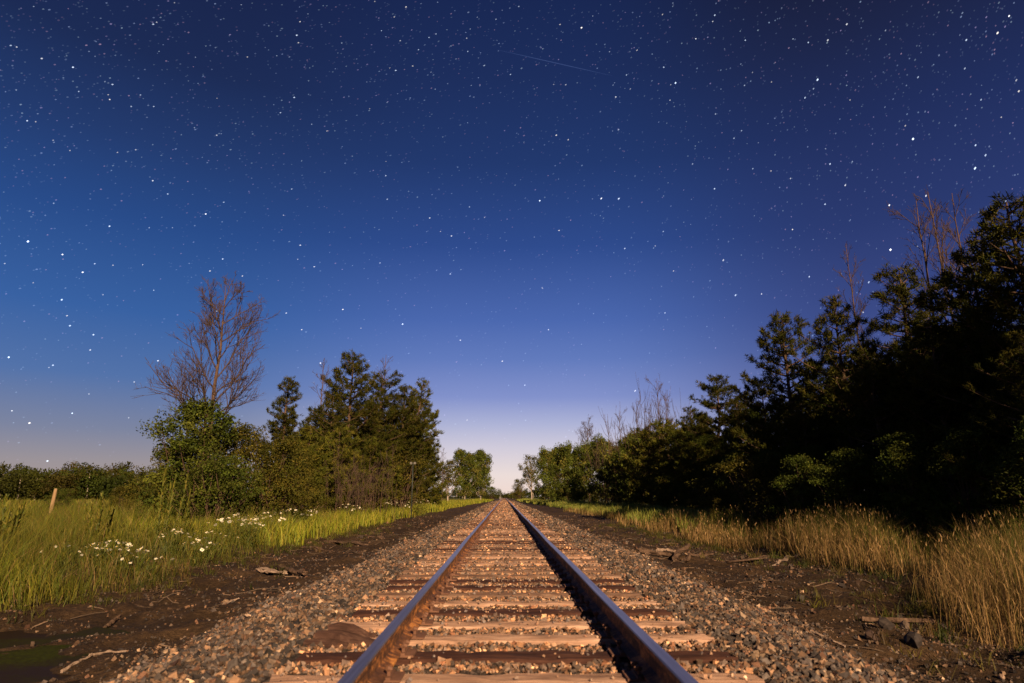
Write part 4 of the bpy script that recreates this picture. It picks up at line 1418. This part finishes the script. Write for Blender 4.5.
# ------------------------------------------------------------------ plants
def flower_head_mesh(seed):
    rng = np.random.default_rng(seed)
    V, T, mi = [], [], []
    npet = 13
    for k in range(npet):
        a = 2 * PI * k / npet + rng.normal(0, 0.05)
        r = 0.030 * rng.uniform(0.85, 1.1)
        w = 0.20
        z = rng.uniform(-0.005, 0.006)
        b = len(V)
        V += [(0.006 * math.cos(a), 0.006 * math.sin(a), 0.0), (r * 0.8 * math.cos(a - w), r * 0.8 * math.sin(a - w), z), (r * math.cos(a), r * math.sin(a), z), (r * 0.8 * math.cos(a + w), r * 0.8 * math.sin(a + w), z)]
        T += [(b, b + 1, b + 2), (b, b + 2, b + 3)]
        mi += [0, 0]
    b = len(V)
    V.append((0, 0, 0.009))
    for k in range(10):
        a = 2 * PI * k / 10
        V.append((0.0095 * math.cos(a), 0.0095 * math.sin(a), 0.002))
    for k in range(10):
        T.append((b, b + 1 + k, b + 1 + (k + 1) % 10))
        mi.append(1)
    return mesh_np('flower_head', V, [np.array(T)], [M['petal'], M['pollen']], mat_idx=mi)


HEADS = [flower_head_mesh(s) for s in (1, 2, 3)]


def daisy(px, py, Y, n, label, spread=0.22):
    rs = random.Random(int(px * 13 + py))
    top = at(px, py - (4 if n >= 14 else 2), Y)
    x, y = float(top[0]), float(Y)
    g = g1(x, y)
    hz = max(0.35, top[2] - g)
    root = link('daisy_plant', None, None, (x, y, g))
    tag(root, label, 'flowers', 'white daisies in the meadow')
    mb = MB()
    rng = np.random.default_rng(int(px * 7 + py))
    tips = []
    n = int(n * 2.1)
    for k in range(n):
        tx, ty = rs.gauss(0, spread), rs.gauss(0, spread)
        tz = hz * (1.08 - 0.32 * min(1, math.hypot(tx, ty) / (2.2 * spread)) ** 1.3 - rs.uniform(0, 0.16))
        mb.tube([(tx * 0.35, ty * 0.35, -0.03), (tx * 0.6, ty * 0.6, tz * 0.5), (tx, ty, tz)], [0.005, 0.004, 0.003], 4, (0.08, 0.10, 0.02), cap=False)
        tips.append((tx, ty, tz))
        m = 10
        P = np.stack([np.full(m, tx * 0.6) + rng.normal(0, 0.03, m), np.full(m, ty * 0.6) + rng.normal(0, 0.03, m), rng.uniform(0.05, tz * 0.75, m)], -1)
        v, t, c = blades(P, rng.uniform(0.08, 0.2, m), rng.uniform(0.012, 0.022, m), rng.uniform(0.4, 1.2, m), rng, pick(GREEN, m, rng) * 0.8)
        mb.add(v, None, t, c)
    link('stems', mb.mesh('daisy_stems', M['plant']), root)
    for t in tips:
        s = rs.uniform(0.7, 1.3) * (1.6 if n > 28 else 1.2)
        link('flower_head', rs.choice(HEADS), root, t, (rs.uniform(-0.1, 0.9), rs.uniform(-0.5, 0.5), rs.uniform(0, 6)), (s, s, s))


daisy(72, 545, 12.8, 6, 'small clump of white daisies nearest the left edge')
daisy(91, 550, 12.6, 5, 'few white daisies just right of the nearest-left clump')
daisy(107, 541, 13.2, 9, 'white daisies in the middle of the near meadow edge')
daisy(129, 544, 13.2, 8, 'bright white daisies above the bare bank, in mid group')
daisy(146, 550, 12.9, 9, 'low white daisies at the right end of the nearest group')
daisy(176, 530, 15.5, 9, 'white daisies below the tall upright weed')
daisy(201, 540, 14.8, 10, 'white daisies close to the bare bank, right of the weed')
daisy(208, 532, 16.5, 9, 'thin scatter of daisies behind the bank, below the dark bush')
daisy(239, 518, 19.5, 22, 'largest dense white clump of daisies in front of the olive bush', 0.35)
daisy(250, 521, 19.2, 10, 'small daisy patch touching the largest white clump')
daisy(266, 517, 21.5, 16, 'bright daisy clump right of the largest white clump', 0.3)
daisy(289, 513, 25, 16, 'daisy clump below the slim pine', 0.4)
daisy(299, 510, 27, 14, 'farther daisy clump just right of the slim pine', 0.4)
daisy(349, 508, 35, 16, 'pale daisy patch under the bare stems', 0.5)
daisy(393, 505, 44, 18, 'far pale daisy patch left of the marker post', 0.6)
daisy(421, 503, 52, 18, 'farthest pale daisy patch right of the marker post', 0.6)


def weed(px, py, Y, label, n=5, broad=False):
    top = at(px, py, Y)
    x, y = float(top[0]), float(Y)
    g = g1(x, y)
    hz = top[2] - g
    rng = np.random.default_rng(int(px + py))
    root = link('tall_weed', None, None, (x, y, g))
    tag(root, label, 'weed')
    st, lf = MB(), MB()
    for k in range(n):
        hk = hz * (1 if k == 0 else rng.uniform(0.6, 0.92))
        ox, oy = (0, 0) if k == 0 else rng.normal(0, 0.16, 2) * (2 if broad else 1)
        P = np.array([(ox * 0.4, oy * 0.4, -0.03), (ox * 0.8, oy * 0.8, hk * 0.5), (ox, oy, hk)])
        st.tube(P, [0.012, 0.009, 0.004], 5, (0.09, 0.10, 0.03), cap=False)
        m = 90
        s = rng.uniform(0.1, 1, m)
        Pq = np.stack([np.interp(s, [0, 0.5, 1], P[:, j]) for j in range(3)], -1)
        v, t, c = blades(Pq, rng.uniform(0.10, 0.2, m), rng.uniform(0.02, 0.04, m) * (1.8 if broad else 1), rng.uniform(0.4, 1.3, m) * (1.25 - s), rng, pick(GREEN, m, rng))
        lf.add(v, None, t, c)
    link('stem', st.mesh('weed_stem', M['plant']), root)
    link('leaves', lf.mesh('weed_leaves', M['plant']), root)


weed(166, 470, 18, 'tall upright feathery weed standing left of the large round bush', 6)
weed(190, 490, 19, 'shorter upright weed at the foot of the large round bush', 4)
weed(102, 497, 17, 'small dark broad-leaved weed in the open meadow', 6, True)
weed(6, 500, 13.5, 'dark leafy weed at the left edge of the picture', 9, True)
weed(112, 530, 13.6, 'dark weed stalks among the nearest daisies', 6)

# ------------------------------------------------------------------ posts
def fence_post():
    b = at(49, 516, 30)
    x, y = float(b[0]), 30.0
    g = g1(x, y)
    mb = MB()
    n = 9
    t = np.linspace(0, 1, n)
    Ht = 1.30 - g
    P = np.stack([0.11 * t, 0 * t, -0.2 + (Ht + 0.2) * t], -1)
    mb.tube(P, [0.095, 0.092, 0.085, 0.09, 0.083, 0.08, 0.078, 0.074, 0.055], 9)
    o = link('fence_post', mb.mesh('fence_post', M['post_wood'], True, False), None, (x, y, g))
    tag(o, 'short leaning wooden fence post alone in the meadow', 'post')


fence_post()


def marker_post():
    p = on_ground(411, 520, -0.6)
    x, y = float(p[0]), float(p[1])
    top = at(410, 462, y)[2]
    g = g1(x, y)
    root = link('marker_post', None, None, (x, y, g))
    tag(root, 'thin dark marker post with a pale double head beside the left verge', 'post')
    Ht = top - g
    mb = MB()
    mb.tube([(0, 0, -0.2), (0, 0, Ht * 0.5), (0, 0, Ht - 0.05)], [0.045, 0.04, 0.035], 8)
    link('pole', mb.mesh('pole', M['dark_metal'], True, False), root)
    for s in (-1, 1):
        h = MB()
        h.tube([(0.13 * s, -0.05, Ht - 0.08), (0.13 * s, -0.03, Ht - 0.08), (0.13 * s, 0.03, Ht - 0.08)], [0.085, 0.095, 0.06], 12)
        link('reflector', h.mesh('reflector', M['pale_metal'], False, False), root)
    a = MB()
    a.box((-0.2, 0.012, Ht - 0.11), (0.2, 0.04, Ht - 0.05))
    link('cross_arm', a.mesh('cross_arm', M['dark_metal'], False, False), root)


marker_post()


def signal_mast():
    p = at(500.3, 500.5, 240)
    x, y = float(p[0]), 240.0
    g = g1(x, y)
    root = link('signal_mast', None, None, (x, y, g))
    tag(root, 'tiny distant signal mast just left of where the rails meet', 'signal')
    Ht = at(500.3, 490.5, 240)[2] - g
    mb = MB()
    mb.tube([(0, 0, -0.2), (0, 0, Ht - 0.9)], [0.14, 0.12], 8)
    mb.box((-0.35, -0.3, 0), (0.35, 0.3, 0.9))
    link('mast', mb.mesh('mast', M['pale_metal'], False, False), root)
    hb = MB()
    hb.box((-0.42, -0.12, Ht - 1.6), (0.42, 0.12, Ht))
    link('signal_head', hb.mesh('signal_head', M['dark_metal'], False, False), root)


signal_mast()


# ------------------------------------------------------------------ wood debris
def log_piece(name, px0, py0, px1, py1, r, label, mat='old_wood', flat=1.0, lift=0.0, taper=0.6, z=-0.58, seed=0, cat='wood', yoff=0.0):
    a, b = on_ground(px0, py0, z), on_ground(px1, py1, z)
    c = (a + b) / 2
    rng = np.random.default_rng(seed + int(px0))
    n = 9
    t = np.linspace(0, 1, n)
    P = a + (b - a) * t[:, None]
    L = np.linalg.norm(b - a)
    P[:, :2] += rng.normal(0, 0.012 * L, (n, 2))
    gzv = gz(P[:, 0], P[:, 1])
    P[:, 2] = np.interp(t, [0, 1], [gzv[0], gzv[-1]]) + r * flat * 0.75
    P[:, 2] = np.maximum(P[:, 2], gzv + r * flat * 0.3) + lift * np.array(t)
    rr = 0.7 * r * (1 - (1 - taper) * t) * rng.uniform(0.85, 1.15, n)
    mb = MB()
    mb.tube(P - c, rr, 8)
    V = mb.V[0] + rng.normal(0, r * 0.16, mb.V[0].shape)
    pc = np.vstack([P, ]) - c
    # flatten boards
    zc = np.repeat(pc[:, 2], 8)
    V[:n * 8, 2] = zc + (V[:n * 8, 2] - zc) * flat
    mb.V[0] = V
    o = link(name, mb.mesh(name, M[mat], False, False), None, tuple(c))
    return tag(o, label, cat)


def litter():
    rng = np.random.default_rng(64)
    mb = MB()
    n = 0
    while n < 620:
        side = -1 if rng.random() < 0.45 else 1
        x, Y = side * rng.uniform(3.5, 8.2), 4.5 + 30 * rng.random() ** 1.6
        z = g1(x, Y)
        if z < -0.66:
            continue
        n += 1
        L = rng.uniform(0.06, 0.42) * (1 + Y / 40)
        a = rng.uniform(0, PI)
        d = np.array((math.cos(a), math.sin(a), 0)) * L * 0.5
        c = np.array((x, Y, 0))
        pts = np.array([c - d, c - d * 0.4 + (rng.normal(0, 0.09) * L, rng.normal(0, 0.09) * L, 0), c + d * 0.4 + (rng.normal(0, 0.09) * L, rng.normal(0, 0.09) * L, 0), c + d])
        pts[:, 2] = gz(pts[:, 0], pts[:, 1]) + rng.uniform(0.004, 0.03)
        k = rng.uniform(0.12, 0.6)
        mb.tube(pts, rng.uniform(0.003, 0.009) * (1 + Y / 25) * np.array((1, 0.9, 0.75, 0.4)), 4, (0.24 * k, 0.16 * k, 0.10 * k), cap=False)
    tag(link('twig_litter', mb.mesh('twig_litter', M['stone'])), 'small twigs and dead stalks strewn over the bare soil', 'litter', None, 'stuff')


litter()


def rock(px, py, r, label, c=(0.1, 0.08, 0.06), z=-0.57, seed=0):
    p = on_ground(px, py, z)
    rng = np.random.default_rng(seed)
    c = tuple(q * 0.7 for q in c)
    V = ICO_V * r * 0.62 * (1 + rng.uniform(-0.3, 0.2, (12, 1))) * rng.uniform(0.75, 1.15, (1, 3))
    T = ICO_F
    # one subdivision with jitter
    mid, VV, TT = {}, [tuple(v) for v in V], []  # broken block, each face split
    for f in T:
        e = []
        for i in range(3):
            k = tuple(sorted((f[i], f[(i + 1) % 3])))
            if k not in mid:
                m = (np.array(VV[k[0]]) + np.array(VV[k[1]])) / 2 * 1.02 + rng.normal(0, r * 0.06, 3)
                mid[k] = len(VV)
                VV.append(tuple(m))
            e.append(mid[k])
        TT += [(f[0], e[0], e[2]), (e[0], f[1], e[1]), (e[2], e[1], f[2]), (e[0], e[1], e[2])]
    me = mesh_np('rock', np.array(VV) * (1, 1, 0.9), [np.array(TT)], M['stone'], np.tile(c, (len(VV), 1)))
    o = link('rock', me, None, (float(p[0]), float(p[1]), g1(p[0], p[1]) + r * 0.3))
    return tag(o, label, 'rock')


log_piece('driftwood', 658, 554, 676, 551, 0.09, 'short pale-topped wood chunk at the left of the dark wood heap', 'pale_wood', 0.7, seed=1)
log_piece('driftwood', 640, 560, 672, 560, 0.11, 'dark rotten log lying level in the wood heap right of the track', 'old_wood', 0.7, seed=2)
log_piece('driftwood', 674, 564, 688, 552, 0.09, 'dark thick log propped up in the middle of the wood heap', 'old_wood', 1.0, 0.08, 0.9, seed=3)
log_piece('driftwood', 684, 561, 712, 553, 0.10, 'brown split log at the right end of the wood heap', 'old_wood', 0.8, seed=4)
log_piece('weathered_plank', 728, 560, 778, 557, 0.12, 'long weathered plank flat on soil before the golden grass', 'old_wood', 0.3, seed=5, taper=0.9)
log_piece('weathered_plank', 770, 563, 806, 557, 0.11, 'pale splintered plank beside the long weathered plank', 'pale_wood', 0.3, seed=6, taper=0.8)
log_piece('fallen_branch', 862, 624, 934, 622, 0.040, 'long pale branch lying level in front of the dry grass', 'old_wood', 1, seed=7)
log_piece('fallen_branch', 812, 647, 846, 655, 0.028, 'short pale stick at the right edge of the ballast', 'pale_wood', 1, seed=8)
log_piece('bark_slab', 262, 570, 284, 573, 0.16, 'pale slab of bark lying on mud left of the track', 'pale_wood', 0.4, seed=9)
log_piece('bark_slab', 280, 568, 305, 577, 0.14, 'curved dark slab of bark touching the pale slab', 'old_wood', 0.6, seed=10)
log_piece('weathered_plank', 326, 541, 366, 545, 0.16, 'long grey plank on the left bank below the daisies', 'old_wood', 0.35, seed=11, taper=0.9)
log_piece('weathered_plank', 350, 536, 384, 539, 0.16, 'farther thin plank on the left bank', 'old_wood', 0.3, seed=12, taper=0.8)
log_piece('weathered_plank', 300, 546, 338, 552, 0.13, 'dark plank half sunk in mud left of the long grey plank', 'old_wood', 0.4, seed=16)
log_piece('fallen_branch', 62, 671, 92, 660, 0.022, 'thin pale stick lying in the green algae water', 'pale_wood', 1, seed=13, z=-0.66)
log_piece('fallen_branch', 88, 660, 128, 656, 0.018, 'thinner twig continuing the stick in the algae water', 'pale_wood', 1, seed=14, z=-0.66)
log_piece('wood_scrap', 222, 610, 238, 607, 0.05, 'bright pale wood scrap at the edge of the wet ditch', 'pale_wood', 0.4, seed=15, z=-0.6)
log_piece('wood_scrap', 88, 635, 101, 634, 0.04, 'small pale scrap on the mud bank of the ditch', 'pale_wood', 0.3, seed=17, z=-0.64)
log_piece('driftwood', 106, 622, 120, 616, 0.038, 'dark stub of wood poking from the mud bank', 'old_wood', 1, 0.03, seed=18, z=-0.62)
rock(886, 629, 0.16, 'dark angular rock right beside the long pale branch', (0.06, 0.045, 0.035), seed=1)
rock(905, 627, 0.12, 'tan rock touching the right end of the dark angular rock', (0.12, 0.085, 0.06), seed=2)
rock(872, 643, 0.13, 'brown rock below the long pale branch', (0.07, 0.042, 0.03), seed=3)
rock(915, 646, 0.15, 'black rock on the soil at lower right', (0.04, 0.03, 0.025), seed=4)
rock(800, 598, 0.13, 'dark rock alone at the ballast foot right of the track', (0.05, 0.04, 0.03), seed=5)
rock(1001, 674, 0.05, 'pale stone near the lower right corner', (0.4, 0.27, 0.18), seed=6)
rock(2, 651, 0.09, 'tan stone on the mud at the left picture edge', (0.4, 0.26, 0.15), seed=7)


def wood_chunk():
    """splintered wedge of an old sleeper lying against the left rail"""
    rng = np.random.default_rng(4)
    mb = MB()
    V, Q = [], []
    for (x0, x1, y0, h0, h1, w, tl) in ((-0.30, 0.24, -0.09, 0.05, 0.02, 0.10, 0.05), (-0.27, 0.30, 0.0, 0.10, 0.03, 0.11, 0.10), (-0.20, 0.20, 0.09, 0.135, 0.05, 0.09, 0.13), (-0.10, 0.31, 0.15, 0.10, 0.02, 0.06, 0.04)):
        m = 8
        for i in range(m):
            t = i / (m - 1)
            x = x0 + (x1 - x0) * t + rng.normal(0, 0.006)
            ww = w * (0.35 + 0.65 * math.sin(PI * (0.15 + 0.7 * t))) * rng.uniform(0.85, 1.15)
            z = (h0 + tl * math.sin(PI * min(1, t * 1.15)) * 0.5) * (1 - t) + h1 * t + rng.normal(0, 0.004)
            yy = y0 + 0.06 * (t - 0.5) + rng.normal(0, 0.005)
            V += [(x, yy - ww / 2, z - 0.05), (x, yy - ww / 2, z - 0.006), (x, yy, z + 0.012 * rng.random()), (x, yy + ww / 2, z - 0.004), (x, yy + ww / 2, z - 0.05)]
        o0 = len(V) - 5 * m
        for i in range(m - 1):
            for j in range(5):
                k = (j + 1) % 5
                Q.append((o0 + i * 5 + j, o0 + (i + 1) * 5 + j, o0 + (i + 1) * 5 + k, o0 + i * 5 + k))
    me = mesh_np('wood_chunk', V, [np.array(Q)], M['tie_dark'])
    p = on_ground(350, 645, -0.03)
    o = link('wood_chunk', me, None, (float(p[0]) - 0.02, float(p[1]), -0.035), (0, 0, -0.25), (0.8, 1, 0.85))
    me.materials[0] = M['chunk']
    tag(o, 'splintered dark wood chunk leaning by the left rail between two dark sleepers', 'wood chunk')


M['chunk'] = sleeper_material('chunk_timber', (0.02, 0.010, 0.007), (0.055, 0.027, 0.018), (0.11, 0.06, 0.04))
wood_chunk()
print('trees', TREE_N[0], 'objects', len(bpy.data.objects))
